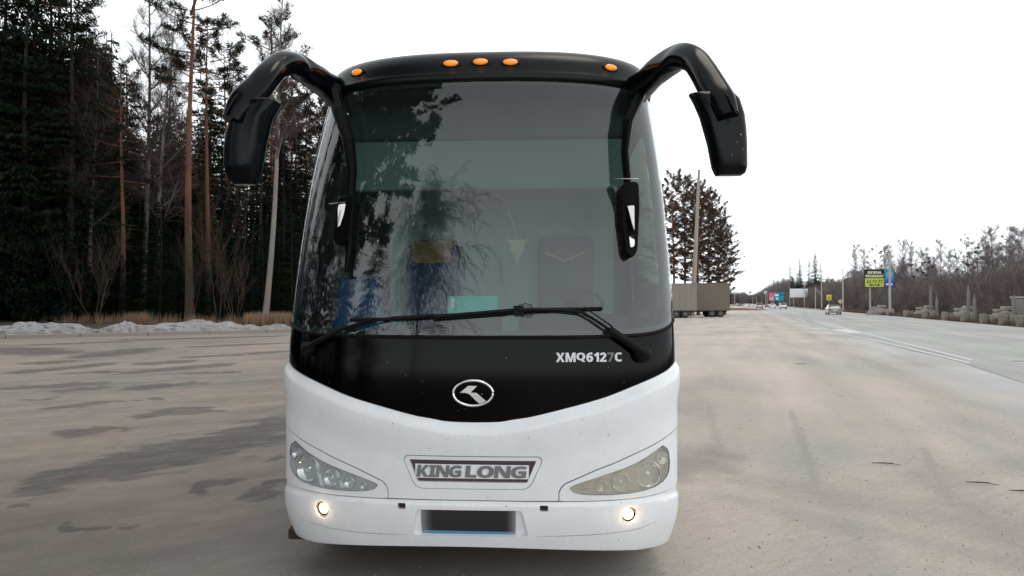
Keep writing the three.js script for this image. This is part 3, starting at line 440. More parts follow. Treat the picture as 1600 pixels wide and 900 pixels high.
// snow heaps along the kerb
const snowMat = std(1, 1, 1, 0.9, { vertexColors: true, bumpMap: grain, bumpScale: 0.05, map: noiseTex(512, (u, v) => 0.78 + 0.9 * fbm(u * 42, v * 42, 3) - 0.25 * sstep(0.0, 0.4, fbm(u * 9, v * 9, 4)), 0.33) });
[[22, 36.2, 1.7, 0.78, 'small dirty snow heap at the far left end'], [75, 36.6, 1.8, 0.85, 'dirty snow heap second from the left end'], [140, 37, 3.0, 1.05, 'broad dirty snow heap with a dark clod on its right side'], [245, 37.6, 1.7, 0.98, 'steep snow heap left of the long heap beside the bus'], [322, 38, 3.2, 1.0, 'long dirty snow heap nearest the dry grass'], [186, 37.4, 1.7, 0.6, 'low flat snow strip right of the broad heap'], [388, 38.6, 1.9, 0.6, 'low tail of snow in front of the dry grass'], [438, 39.6, 1.4, 0.62, 'little snow patch right beside the bus']].forEach(([px, z, w, h, label], i) => {
  const g = new THREE.SphereGeometry(1, 72, 28, 0, 2 * Math.PI, 0, Math.PI / 2), p = g.attributes.position, c = [];
  for (let k = 0; k < p.count; k++) {
    let x = p.getX(k), y = p.getY(k), zz = p.getZ(k); const e = fbm(x * 1.6 + i * 9, zz * 1.6, 4), f = fbm(x * 7 + i * 5, zz * 7 + y * 5, 3), rr = Math.min(1, Math.hypot(x, zz)), prof = Math.pow(1 - rr * rr, 0.9) * 0.8 + 0.2 * y;
    p.setXYZ(k, x * w * (1 + 0.14 * e) * 1.12, prof * h * (1 + 0.5 * e) + 0.07 * f * h * (1 - rr * 0.5) - 0.03, zz * (0.9 + 0.2 * w) * (1 + 0.2 * e));
    const dirt = sstep(0.05, 0.5, fbm(x * 5 + 3 * i, zz * 5 + y * 3, 4) + 0.28 * (0.55 - y)), s = 0.50 * (1 - 0.66 * dirt) * (0.9 + 0.25 * f); c.push(s * 1.0, s * (0.985 - 0.05 * dirt), s * (1.0 - 0.13 * dirt));
  }
  g.setAttribute('color', new THREE.Float32BufferAttribute(c, 3)); g.computeVertexNormals();
  g.scale(0.88, 0.6, 1); const m = mesh('snow_heap', g, snowMat); const X = gx(px, z); m.position.set(X, 0.05, kerbZ(X) - 1.7 - 0.2 * (i % 3)); m.rotation.y = 0.58; tag(m, label, 'snow heap');
});

// ---------- bus materials ----------
const dustMap = noiseTex(1024, (u, v) => 0.955 + 0.045 * fbm(u * 5, v * 5, 4) + 0.03 * fbm(u * 40, v * 12, 3), 1.7);
const MW = phys(0.82, 0.84, 0.865, 0.32, { clearcoat: 0.6, clearcoatRoughness: 0.12, map: dustMap });
const MBK = phys(0.0006, 0.0006, 0.0008, 0.1, { specularIntensity: 0.28 });
const MCAP = phys(0.0025, 0.0045, 0.005, 0.28, { specularIntensity: 0.4 });
const MARM = phys(0.0018, 0.0026, 0.004, 0.16, { specularIntensity: 0.34 });
const MRUB = phys(0.003, 0.003, 0.003, 0.6, { specularIntensity: 0.35 }), MSEAM = phys(0.006, 0.006, 0.006, 0.9, { specularIntensity: 0.2 }), MCHROME = std(0.75, 0.75, 0.76, 0.12, { metalness: 1 });
const MGLASS = glassMat(0.56, 0.71, 0.70, { ior: 1.72, transmission: 0.99 }), MSIDE = glassMat(0.025, 0.035, 0.03, { ior: 1.6 }), MDOOR = glassMat(0.07, 0.08, 0.055, { ior: 1.6 });

// ---------- bus ----------
const bus = thing('coach_bus', 'big white and black coach bus parked head-on in the foreground', 'bus', [BUS.x, 0, BUS.z], BUS.yaw);
const boundAt = curve([[-0.1, 1.041], [0, 1.041], [0.16, 1.046], [0.25, 1.061], [0.34, 1.075], [0.5, 1.113], [0.77, 1.183], [0.98, 1.255], [1.2, 1.33], [1.364, 1.40], [1.8, 1.5]]);
const glassLow = curve([[-0.1, 1.553], [0, 1.553], [0.8, 1.558], [1.08, 1.572], [1.23, 1.605], [1.364, 1.66], [1.8, 1.72]]);
const glassTop = (s) => 3.222 - 0.012 * Math.min(1, Math.abs(s) / 1.1), bottomAt = (s) => 0.302 - 0.045 * Math.min(1, (s / 1.04) ** 2);
const E = SMAX + 0.42;
function range(a, b, step) { const n = Math.max(1, Math.ceil(Math.abs(b - a) / step)), o = []; for (let i = 0; i <= n; i++) o.push(lerp(a, b, i / n)); return o; }
const line = (f, a, b, step = 0.04) => range(a, b, step).map((s) => [s, f(Math.abs(s))]);
function wrapGeo(g, off) {                                        // lays a flat (s, v) geometry on the front; off may be a function
  const p = g.attributes.position, f = typeof off === 'function' ? off : () => off, nn = new Float32Array(p.count * 3), q = (s, v) => surf(s, v, f(s, v)), e = 0.003;
  for (let i = 0; i < p.count; i++) {
    const s = p.getX(i), v = p.getY(i), z = p.getZ(i), a = q(s + e, v), b = q(s - e, v), c = q(s, v + e), d = q(s, v - e);
    const n = V(a[0] - b[0], a[1] - b[1], a[2] - b[2]).cross(V(c[0] - d[0], c[1] - d[1], c[2] - d[2])).normalize(), m = q(s, v);
    p.setXYZ(i, m[0] + n.x * z, m[1] + n.y * z, m[2] + n.z * z); nn.set([n.x, n.y, n.z], 3 * i);
  }
  g.setAttribute('normal', new THREE.BufferAttribute(nn, 3)); return g;
}
function panelGeo(outline, holes, off, max = 0.05) {
  const sh = new THREE.Shape(outline.map((p) => new THREE.Vector2(...p))); for (const h of holes) sh.holes.push(new THREE.Path(h.map((p) => new THREE.Vector2(...p))));
  let g = new TessellateModifier(max, 24).modify(new THREE.ShapeGeometry(sh)); const uv = []; const p = g.attributes.position; for (let i = 0; i < p.count; i++) uv.push(p.getX(i), p.getY(i));
  g.deleteAttribute('normal'); g.setAttribute('uv', new THREE.Float32BufferAttribute(uv, 2)); return wrapGeo(g, off);
}
function skirt(outline, off0, off1, closed = true) {              // the folded edge of a panel, from off0 to off1
  const f = (o, s, v) => (typeof o === 'function' ? o(s, v) : o), pos = [], idx = [], pts = []; const n0 = outline.length;
  for (let i = 0; i < (closed ? n0 : n0 - 1); i++) { const a = outline[i], b = outline[(i + 1) % n0], k = Math.max(1, Math.ceil(Math.hypot(a[0] - b[0], a[1] - b[1]) / 0.018)); for (let j = 0; j < k; j++) pts.push([lerp(a[0], b[0], j / k), lerp(a[1], b[1], j / k)]); }
  if (!closed) pts.push(outline[n0 - 1]); const n = pts.length;
  for (let i = 0; i < (closed ? n : n - 1); i++) { const a = pts[i], b = pts[(i + 1) % n], q = (p, o) => surf(p[0], p[1], f(o, p[0], p[1])); const A = q(a, off0), B = q(b, off0), C = q(b, off1), D = q(a, off1); pos.push(...A, ...B, ...C, ...A, ...C, ...D); }
  const g = new THREE.BufferGeometry(); g.setAttribute('position', new THREE.Float32BufferAttribute(pos, 3)); g.setAttribute('uv', new THREE.Float32BufferAttribute(new Float32Array(pos.length / 3 * 2), 2)); g.computeVertexNormals(); return g;
}
function part(name, geos, mat, parent = bus, label) {
  const list = [].concat(geos), m = mesh(name, list.length === 1 ? list[0] : mergeGeometries(list.map((g) => { const h = g.index ? g.toNonIndexed() : g.clone(); if (!h.attributes.uv) h.setAttribute('uv', new THREE.Float32BufferAttribute(new Float32Array(h.attributes.position.count * 2), 2)); for (const k of Object.keys(h.attributes)) if (!['position', 'normal', 'uv'].includes(k)) h.deleteAttribute(k); return h; })), mat, parent);
  if (label) m.userData.label = label; return m;
}
const circle = (cs, cv, r, n = 24, rv = r) => Array.from({ length: n }, (_, i) => [cs + r * Math.cos((i / n) * 2 * Math.PI), cv + rv * Math.sin((i / n) * 2 * Math.PI)]);
const mirrorPts = (l) => l.map(([s, v]) => [-s, v]).reverse();
function roundPoly(pts, r, n = 5) { const o = []; pts.forEach((p, i) => { const a = pts[(i + pts.length - 1) % pts.length], b = pts[(i + 1) % pts.length], da = Math.hypot(a[0] - p[0], a[1] - p[1]), db = Math.hypot(b[0] - p[0], b[1] - p[1]), A = [lerp(p[0], a[0], Math.min(0.5, r / da)), lerp(p[1], a[1], Math.min(0.5, r / da))], B = [lerp(p[0], b[0], Math.min(0.5, r / db)), lerp(p[1], b[1], Math.min(0.5, r / db))]; for (let k = 0; k <= n; k++) { const t = k / n; o.push([lerp(lerp(A[0], p[0], t), lerp(p[0], B[0], t), t), lerp(lerp(A[1], p[1], t), lerp(p[1], B[1], t), t)]); } }); return o; }
function ribbon(pts, w) { const L = [], Rr = []; pts.forEach((p, i) => { const a = pts[Math.max(0, i - 1)], b = pts[Math.min(pts.length - 1, i + 1)], dx = b[0] - a[0], dy = b[1] - a[1], l = Math.hypot(dx, dy), ww = w * (i === 0 || i === pts.length - 1 ? 0.15 : 0.5); L.push([p[0] - dy / l * ww, p[1] + dx / l * ww]); Rr.unshift([p[0] + dy / l * ww, p[1] - dx / l * ww]); }); return L.concat(Rr).reverse(); }

// backing behind every gap
part('inner_shell', panelGeo([...line(bottomAt, -E, E).map(([s, v]) => [s, v + 0.02]), ...line((s) => glassLow(s) - 0.03, E, -E)], [], -0.085, 0.08), MSEAM);
// bumper
const seamB = curve([[-0.1, 0.583], [0, 0.583], [0.8, 0.581], [1.0, 0.586], [1.13, 0.597], [1.25, 0.615], [1.364, 0.64], [1.8, 0.7]]);
const plateHole = roundPoly([[-0.362, 0.369], [0.332, 0.374], [0.292, 0.53], [-0.335, 0.527]], 0.025);
const fogs = [-0.94, 0.932], hooks = [-0.424, 0.42];
const lipL = [[-1.15, 0.437], [-1.086, 0.40], [-0.91, 0.376], [-0.70, 0.366], [-0.52, 0.368], [-0.40, 0.370]], lipR = [[0.37, 0.378], [0.52, 0.378], [0.738, 0.383], [0.9, 0.391], [1.015, 0.404], [1.115, 0.437]];
const hookPts = (s) => roundPoly([[s - 0.024, 0.526], [s + 0.024, 0.526], [s + 0.024, 0.56], [s - 0.024, 0.56]], 0.006, 3);
const bulge = (s, v) => 0.012 * sstep(0.583, 0.55, v) - 0.0 * s;
const bumperOut = [...line(bottomAt, -E, E), ...line((s) => seamB(s) - 0.003, E, -E)];
const bHoles = [plateHole, ...fogs.map((s) => circle(s, 0.49, 0.05)), ...hooks.map(hookPts), ribbon(lipL, 0.006), ribbon(lipR, 0.006)];
part('bumper', [panelGeo(bumperOut, bHoles, bulge, 0.035), skirt(bumperOut, bulge, -0.03), ...bHoles.map((h) => skirt(h, bulge, -0.03))], MW);
part('bumper_underside', loft([line(bottomAt, -E, E).map(([s, v]) => surf(s, v, -0.02)), line(bottomAt, -E, E).map(([s, v]) => surf(s, v + 0.03, -0.3))].map((r) => [...r, ...r.slice().reverse().map((p) => [p[0], p[1] + 0.01, p[2]])]), false), MSEAM);
part('plate_recess', panelGeo(plateHole, [], -0.015, 0.1), MW);
const plateM = canvasTex(256, 72, (c, w, h) => { c.fillStyle = '#222024'; c.fillRect(0, 0, w, h); c.fillStyle = '#5489a6'; c.fillRect(0, h * 0.84, w, h); const g = c.createLinearGradient(0, 0, w, 0); for (const [a, k] of [[0, 0.85], [0.12, 0], [0.9, 0], [1, 0.85]]) g.addColorStop(a, `rgba(150,152,156,${k})`); c.fillStyle = g; c.fillRect(0, 0, w, h); });
{ const g = new THREE.PlaneGeometry(0.56, 0.155, 12, 2); g.translate(-0.028, 0.443, 0.002); const uv = g.attributes.uv.clone(); wrapGeo(g, -0.012); g.setAttribute('uv', uv); part('number_plate', g, new THREE.MeshStandardMaterial({ map: plateM, roughness: 0.5 }), bus, 'dark blanked number plate with a blue lower edge'); part('plate_frame', [skirt([[-0.31, 0.364], [0.254, 0.364], [0.254, 0.522], [-0.31, 0.522]], -0.009, -0.022)], MRUB); }
for (const s of hooks) part('tow_eye', [panelGeo(hookPts(s), [], -0.02, 0.1), wrapGeo(box(0.018, 0.026, 0.02, s, 0.543, -0.002, 0.003), -0.008)], std(0.03, 0.012, 0.012, 0.7));
fogs.forEach((s, i) => {
  const c = surf(s, 0.49, 0.006), n = nrm(s, 0.49), q = new THREE.Quaternion().setFromUnitVectors(V(0, 0, 1), V(...n)), place = (g) => g.applyQuaternion(q).translate(...c);
  const f = part('fog_lamp', place(new THREE.SphereGeometry(0.044, 24, 8, 0, 6.2832, 0, 0.9).rotateX(Math.PI / 2).scale(1, 1, 0.5).translate(0, 0, -0.026)), new THREE.MeshStandardMaterial({ color: 0xfff3df, roughness: 0.25, emissive: new THREE.Color(1.0, 0.83, 0.55), emissiveIntensity: 0.55 }), bus, i ? 'lit fog lamp on the right of the bumper' : 'lit fog lamp on the left of the bumper');
  part('ring', place(new THREE.TorusGeometry(0.046, 0.005, 8, 28).translate(0, 0, -0.003)), MCHROME, f); part('bowl', place(new THREE.CylinderGeometry(0.049, 0.04, 0.06, 24, 1, true).rotateX(Math.PI / 2).translate(0, 0, -0.035)), MCHROME, f);
  const p = new THREE.PointLight(0xffdca8, 0.016, 3); p.position.set(c[0] + n[0] * 0.03, c[1] + n[1] * 0.03 + 0.0, c[2] + n[2] * 0.03); p.castShadow = true; bus.add(p);
});
// white panel and headlight surrounds
const hsR = [[0.507, 0.587], [0.508, 0.635], [0.52, 0.662], [0.543, 0.685], [0.63, 0.722], [0.73, 0.763], [0.84, 0.80], [0.97, 0.85], [1.07, 0.885], [1.255, 0.957], [SMAX, 1.0], [E, 1.15]];
const lensR = [[0.572, 0.656], [0.59, 0.638], [0.63, 0.625], [0.70, 0.617], [0.83, 0.614], [0.92, 0.617], [1.02, 0.626], [1.10, 0.642], [1.16, 0.667], [1.195, 0.695], [1.214, 0.73], [1.218, 0.79], [1.212, 0.835], [1.195, 0.864], [1.16, 0.883], [1.13, 0.868], [1.057, 0.829], [0.98, 0.795], [0.90, 0.766], [0.73, 0.717], [0.60, 0.677], [0.578, 0.666]];
const bulgeW = (s, v) => { const d = boundAt(Math.abs(s)) - v; return 0.002 + 0.026 * sstep(0.0, 0.075, d) - 0.02 * sstep(0.1, 0.3, d); };
const g4 = 0.0035, frontOut = [[-0.505, 0.587], [0.505, 0.587], ...hsR.slice(1).map(([s, v]) => [s - g4 * 0.6, v + g4 * 0.8]), ...line((s) => boundAt(s) - 0.002, E, -E, 0.03), ...mirrorPts(hsR).slice(0, -1).map(([s, v]) => [s + g4 * 0.6, v + g4 * 0.8])];
const grOut = roundPoly([[-0.337, 0.652], [0.333, 0.655], [0.42, 0.842], [-0.422, 0.842]], 0.05), grGap = roundPoly([[-0.341, 0.6485], [0.337, 0.6515], [0.4245, 0.8455], [-0.4265, 0.8455]], 0.052);
const grIn = roundPoly([[-0.328, 0.691], [0.321, 0.691], [0.376, 0.82], [-0.38, 0.82]], 0.006, 2);
part('front_panel', [panelGeo(frontOut, [grGap], bulgeW, 0.028), skirt(frontOut, bulgeW, -0.03), skirt(grGap, bulgeW, -0.02)], MW);
part('grille_surround', [panelGeo(grOut, [grIn], (s, v) => bulgeW(s, v) + 0.002, 0.04), skirt(grOut, 0.01, -0.02), skirt(grIn, 0.01, -0.03)], MW);
const meshTex = canvasTex(256, 256, (c, w, h) => { c.fillStyle = '#6d5a64'; c.fillRect(0, 0, w, h); c.fillStyle = '#1d1016'; const n = 16, d = w / n; for (let j = 0; j < n; j++) for (let i = 0; i < n; i++) { c.beginPath(); c.arc((i + (j % 2 ? 0.5 : 0)) * d + d * 0.25, j * d + d / 2, d * 0.36, 0, 7); c.fill(); } });
meshTex.wrapS = meshTex.wrapT = THREE.RepeatWrapping; meshTex.repeat.set(8, 8);
const grille = part('grille', panelGeo(grIn, [], -0.012, 0.08), new THREE.MeshStandardMaterial({ map: meshTex, roughness: 0.6, metalness: 0.3 }));
part('badge_backing', [wrapGeo(new THREE.PlaneGeometry(0.676, 0.082, 24, 2).translate(-0.006, 0.752, 0), 0.002)], std(0.8, 0.81, 0.82, 0.5), grille);
for (const sd of [-1, 1]) {
  const pick = (l) => (sd > 0 ? l : mirrorPts(l)), out = [[0.511, 0.587], ...line((s) => seamB(s) + 0.003, 0.55, E, 0.04), ...hsR.slice().reverse().map(([s, v]) => [s + g4 * 0.8, v - g4])].slice(0, -1);
  const o = pick(out), lens = pick(lensR), bl = (s, v) => 0.006 + 0.0 * s * v;
  part('headlight_surround', [panelGeo(o, [lens], bl, 0.016), skirt(o, bl, -0.03), skirt(lens, bl, -0.012)], MW);
  const h = part('headlight', [panelGeo(lens, [], -0.026, 0.02), skirt(lens, -0.008, -0.026)], std(sd < 0 ? 0.55 : 0.52, sd < 0 ? 0.58 : 0.5, sd < 0 ? 0.6 : 0.44, 0.35, { metalness: 0.6 }), bus, sd < 0 ? 'clear headlight at the left end of the bus front' : 'hazed yellowish headlight at the right end of the bus front');
  const bowl = (s, v, r, dep, name = 'reflector') => { const c = surf(sd * s, v, -0.012), n = nrm(sd * s, v), q = new THREE.Quaternion().setFromUnitVectors(V(0, 0, 1), V(n[0] * 0.6, n[1], n[2] + 0.2).normalize()); const prof = []; for (let i = 0; i <= 10; i++) prof.push(new THREE.Vector2(r * i / 10 + 0.001, dep * (i / 10) ** 2 - dep)); part(name, [new THREE.LatheGeometry(prof, 28).rotateX(Math.PI / 2).applyQuaternion(q).translate(...c), new THREE.TorusGeometry(r, 0.004, 6, 28).applyQuaternion(q).translate(...c), new THREE.SphereGeometry(r * 0.3, 14, 10).translate(0, 0, -dep * 0.45).applyQuaternion(q).translate(...c)], MCHROME, h); };
  bowl(1.065, 0.718, 0.078, 0.05); bowl(0.885, 0.682, 0.052, 0.035); bowl(0.765, 0.661, 0.033, 0.02); bowl(0.67, 0.644, 0.018, 0.012); bowl(1.172, 0.802, 0.036, 0.02, 'indicator_reflector');
  part('divider', [0.965, 0.815].map((s) => skirt(pick([[s, 0.622], [s + 0.06, s > 0.9 ? 0.785 : 0.735]]), -0.01, -0.025, false)), MCHROME, h);
  part('lens', panelGeo(lens, [], 0.001, 0.014), phys(sd < 0 ? 0.9 : 0.9, sd < 0 ? 0.93 : 0.88, sd < 0 ? 0.93 : 0.81, sd < 0 ? 0.15 : 0.4, { transmission: sd < 0 ? 0.88 : 0.84, thickness: 0, ior: 1.5 }), h);
  part('gasket', [skirt(lens, 0.009, -0.004)], MRUB, h);
}
// black fascia, emblem, writing
const fascOut = [...line((s) => boundAt(s) + 0.002, -E, E, 0.03), ...line((s) => glassLow(s) - 0.022, E, -E)];
part('fascia', [panelGeo(fascOut, [], 0, 0.045), skirt(fascOut, 0, -0.03)], MBK);
const tubeOn = (pts, r, off, n = 8, rs) => tube(pts.map(([s, v]) => surf(s, v, off)), rs ?? pts.map(() => r), n);
part('windscreen_gasket', [tubeOn(line((s) => glassLow(s) - 0.012, -E, E, 0.05), 0.012, -0.002)], MRUB);
const font = await new FontLoader().loadAsync('fonts/droid/droid_sans_bold.typeface.json');
const letter = (ch, depth, bevel = 0.004) => { const g = new TextGeometry(ch, { font, size: 1, depth, curveSegments: 5, bevelEnabled: bevel > 0, bevelThickness: bevel, bevelSize: bevel * 6, bevelSegments: 1 }); g.computeBoundingBox(); return g; };
function word(text, s0, s1, v0, v1, off, depth, name, mats, parent, shear = 0, gap = 0.06) {
  const gs = [...text].map((ch) => letter(ch, 1)), wd = gs.map((g) => g.boundingBox.max.x - g.boundingBox.min.x), total = wd.reduce((a, b) => a + b, 0) + gap * (text.length - 1), k = (s1 - s0 - shear * (v1 - v0)) / total; let x = 0;
  gs.forEach((g, i) => {
    const b = g.boundingBox; g.translate(-b.min.x + x, -b.min.y, 0); x += wd[i] + gap; const p = g.attributes.position, h = b.max.y - b.min.y;
    for (let j = 0; j < p.count; j++) { const yy = (p.getY(j) / h) * (v1 - v0); p.setXYZ(j, s0 + p.getX(j) * k + shear * yy, v0 + yy, p.getZ(j) * depth); }
    wrapGeo(g, off); g.computeVertexNormals(); part(name, g, typeof mats === 'function' ? mats(text[i]) : mats, parent);
  });
}
const MLET = std(0.17, 0.165, 0.17, 0.5), MBADGE = std(0.72, 0.73, 0.74, 0.4), MWORN = std(0.16, 0.16, 0.16, 0.5);
word('KING', -0.336, -0.062, 0.718, 0.787, 0.003, 0.006, 'letter', MLET, grille, 0.12, 0.02);
word('LONG', -0.046, 0.322, 0.718, 0.787, 0.003, 0.006, 'letter', MLET, grille, 0.12, 0.03);
word('XMQ6127C', 0.492, 0.893, 1.397, 1.452, 0.0005, 0.004, 'badge_letter', (c) => (c === '7' ? MWORN : MBADGE), bus, 0, 0.09);
{ const pts = circle(0, 1.213, 0.118, 48, 0.074); pts.push(pts[0]); const em = part('emblem', [tubeOn(pts, 0.0085, 0.008, 10)], MCHROME, bus, 'oval chrome emblem with an angled arrow shape');
  const px = ([x, y]) => [((x - 640) / 415) * 0.118, 1.213 - ((y - 435) / 262) * 0.074], arrow = [[370, 425], [540, 285], [728, 285], [590, 425], [710, 430], [770, 475], [915, 600], [800, 665], [690, 580], [570, 460], [490, 432]].map(px).reverse();
  const eg = new THREE.ExtrudeGeometry(new THREE.Shape(arrow.map((p) => new THREE.Vector2(...p))), { depth: 0.007, bevelEnabled: true, bevelThickness: 0.003, bevelSize: 0.002, bevelSegments: 1 }); wrapGeo(eg, 0.001); eg.computeVertexNormals(); part('arrow', eg, std(0.62, 0.60, 0.57, 0.25, { metalness: 1 }), em); }
// windscreen, roof cap, body behind
const wsOut = [...line(glassLow, -SMAX - 0.1, SMAX + 0.1), ...line(glassTop, SMAX + 0.1, -SMAX - 0.1)];
part('windscreen', panelGeo(wsOut, [], 0, 0.06), MGLASS);
part('windscreen_border', [panelGeo([...line(glassLow, -SMAX - 0.1, SMAX + 0.1), ...line((s) => glassLow(s) + 0.03, SMAX + 0.1, -SMAX - 0.1)], [], -0.006, 0.06), panelGeo([...line((s) => glassTop(s) - 0.03, -SMAX - 0.1, SMAX + 0.1), ...line(glassTop, SMAX + 0.1, -SMAX - 0.1)], [], -0.006, 0.06), ...[-1, 1].map((d) => panelGeo((d > 0 ? (x) => x : mirrorPts)([...range(1.6, 3.2, 0.1).map((v) => [SMAX + 0.02, v]), ...range(3.2, 1.6, 0.1).map((v) => [SMAX + 0.1, v])].reverse()), [], -0.006, 0.06))], std(0.008, 0.008, 0.008, 0.5));
function grid(ss, vv, off = 0) {                                  // a sheet through rows vv and columns ss(v)
  const pos = [], uv = [], idx = [], n = ss(vv[0]).length; vv.forEach((v, j) => ss(v).forEach((s, i) => { pos.push(...surf(s, v, off)); uv.push(s, v); if (i && j) { const a = (j - 1) * n + i - 1; idx.push(a, a + 1, a + n, a + 1, a + n + 1, a + n); } }));
  const g = new THREE.BufferGeometry(); g.setAttribute('position', new THREE.Float32BufferAttribute(pos, 3)); g.setAttribute('uv', new THREE.Float32BufferAttribute(uv, 2)); g.setIndex(idx); g.computeVertexNormals(); return g;
}
const LEN = 11.9, sAt = (v, t) => SMAX + t * (LEN + FZ(v) - BD(v));
const capSide = 0.35, capV = [...range(3.212, 3.5, 0.025), ...range(3.52, 4.1, 0.04)];
const lipOff = (v) => 0.02 * sstep(3.212, 3.225, v) + 0.0;
{ const cols = range(-SMAX - capSide, SMAX + capSide, 0.06), pos = [], uv = [], idx = []; capV.forEach((v, j) => cols.forEach((s, i) => { const q = surf(s, v, lipOff(v) + 0.008 * Math.exp(-(((v - 3.235) / 0.018) ** 2))); pos.push(...q); uv.push(s, v); if (i && j) { const n = cols.length, a = (j - 1) * n + i - 1; idx.push(a, a + 1, a + n, a + 1, a + n + 1, a + n); } }));
  const g = new THREE.BufferGeometry(); g.setAttribute('position', new THREE.Float32BufferAttribute(pos, 3)); g.setAttribute('uv', new THREE.Float32BufferAttribute(uv, 2)); g.setIndex(idx); g.computeVertexNormals();
  part('roof_cap', [g, skirt(line(glassTop, -SMAX - capSide, SMAX + capSide), 0.015, -0.03, false)], MCAP); }
const rows = (a, b, n) => range(a, b, (b - a) / n);
const spanT = (a, b, n) => (v) => rows(0, 1, n).map((t) => lerp(a, sAt(v, 1), t) * 1);
for (const d of [-1, 1]) {
  const col = (a) => (v) => rows(0, 1, 12).map((t) => d * lerp(a, sAt(v, 1), t));
  const wheelC = [[2.2, 'front'], [8.2, 'rear']], low = []; low.push([E, 0.26]); for (const [c] of wheelC) { low.push([c - 0.56, 0.30]); for (let i = 0; i <= 14; i++) { const a = Math.PI * (1 - i / 14); low.push([c + 0.56 * Math.cos(a), 0.42 + 0.56 * Math.sin(a)]); } low.push([c + 0.56, 0.30]); } low.push([12.6, 0.3], [12.6, 1.45], [E, 1.45]);
  const q = d > 0 ? low : mirrorPts(low); part('side_panel', panelGeo(q, [], 0, 0.35), MW);
  part('belt_panel', grid(col(E), rows(1.455, 1.62, 2)), MBK); part('cantrail', grid(col(SMAX + 0.1), rows(3.06, 3.214, 2), -0.004), MRUB);
  for (let k = 0; k < 7; k++) { const a = E + 0.02 + k * 1.55; if (a + 1.5 > 12.4) break; part('side_window', grid((v) => rows(0, 1, 5).map((t) => d * (a + t * 1.49)), rows(1.62, 3.1, 6)), k ? MSIDE : MDOOR); part('window_pillar', grid((v) => [d * (a + 1.45), d * (a + 1.59)], rows(1.6, 3.12, 6), -0.006), MRUB); }
  part('corner_pillar', grid((v) => [d * (SMAX + 0.1), d * (E + 0.02)], rows(1.66, 3.1, 8)), MBK);
  part('roof_side', grid((v) => rows(0, 1, 14).map((t) => d * lerp(SMAX + capSide, sAt(v, 1), t)), [...range(3.212, 3.6, 0.05), 3.7, 3.85, 4.1]), MW);
  for (const [c] of wheelC) { const z = raw(d * c, 0.8)[2], w = part('wheel', [cyl(0.5, 0.5, 0.3, 0, 0, 0, 32).rotateZ(Math.PI / 2).translate(d * 1.06, 0.5, z)], MRUB); part('rim', cyl(0.29, 0.27, 0.06, 0, 0, 0, 24).rotateZ(Math.PI / 2).translate(d * 1.2, 0.5, z), std(0.4, 0.4, 0.42, 0.4, { metalness: 0.7 }), w); }
}
part('roof_panel', [new THREE.PlaneGeometry(1.0, 10.6).rotateX(-Math.PI / 2).translate(0, 3.526, -6.65)], MW);
part('rear_wall', [new THREE.PlaneGeometry(2.5, 3.25).translate(0, 1.92, -LEN + 0.02)], MW);
part('underbody', [box(2.0, 0.06, 5.2, 0, 0.2, -3.15, 0.01)], MSEAM); part('chassis', [box(2.2, 0.25, 11.2, 0, 0.5, -6.2), box(0.5, 0.2, 3, 0.4, 0.33, -4)], MSEAM);
// marker lamps on the roof cap
const AMBER = new THREE.MeshPhysicalMaterial({ color: new THREE.Color().setRGB(0.75, 0.2, 0.015), roughness: 0.15, clearcoat: 1, emissive: new THREE.Color().setRGB(1.0, 0.32, 0.03), emissiveIntensity: 0.4 });
for (const [s, v] of [[-0.214, 3.338], [0, 3.345], [0.214, 3.338], [-0.94, 3.34], [0.936, 3.334]]) {
  const c = surf(s, v, 0.022), n = nrm(s, v), q = new THREE.Quaternion().setFromUnitVectors(V(0, 0, 1), V(n[0], n[1] * 0.55, n[2]).normalize());
  const side = Math.abs(s) > 0.5, m = part('marker_lamp', new THREE.SphereGeometry(1, 20, 12).scale(side ? 0.045 : 0.05, 0.02, 0.018).translate(0, 0, 0.008).applyQuaternion(q).translate(...c), AMBER);
  part('lamp_base', new THREE.TorusGeometry(1, 0.14, 8, 28).scale(side ? 0.055 : 0.06, 0.028, 0.05).applyQuaternion(q).translate(...c), MCAP, m);
  const p = new THREE.PointLight(0xff9a30, 0.0012, 1.5); p.position.set(c[0], c[1], c[2] + 0.05); p.castShadow = true; bus.add(p);
}
// wipers
const onW = (l, r, off = 0.035) => tube(l.map(([s, v, o]) => surf(s, v, o ?? off)), l.map((p) => p[3] ?? r), 8);
{ const w = part('wiper', [onW([[1.012, 1.44, 0.05, 0.028], [0.95, 1.485, 0.055, 0.026], [0.80, 1.585, 0.06, 0.022]], 0.02)], MRUB, bus, 'windscreen wiper pivoted at the right'); const pv = surf(1.012, 1.44, 0.03), n = nrm(1.012, 1.44);
  part('pivot_cap', new THREE.SphereGeometry(0.055, 24, 12).scale(1, 1, 0.8).translate(...pv), MRUB, w); part('arm_rod', [onW([[0.80, 1.585], [0.70, 1.652], [0.63, 1.688], [0.5, 1.70], [0.27, 1.70]], 0.009, 0.055), onW([[0.82, 1.60], [0.655, 1.715]], 0.005, 0.06)], MRUB, w);
  part('blade', [onW([[-0.24, 1.648], [0, 1.668], [0.27, 1.69], [0.5, 1.703], [0.77, 1.712]], 0.012, 0.02), onW([[-0.24, 1.66], [0.27, 1.702], [0.62, 1.705]], 0.012, 0.036)], MRUB, w); part('clip', [wrapGeo(box(0.06, 0.055, 0.03, 0.27, 1.698, 0.04, 0.006), 0), onW([[0.27, 1.725], [0.31, 1.738], [0.345, 1.73], [0.35, 1.715]], 0.0028, 0.05), onW([[0.3, 1.675], [0.33, 1.664], [0.355, 1.675]], 0.0028, 0.05)], MRUB, w); }
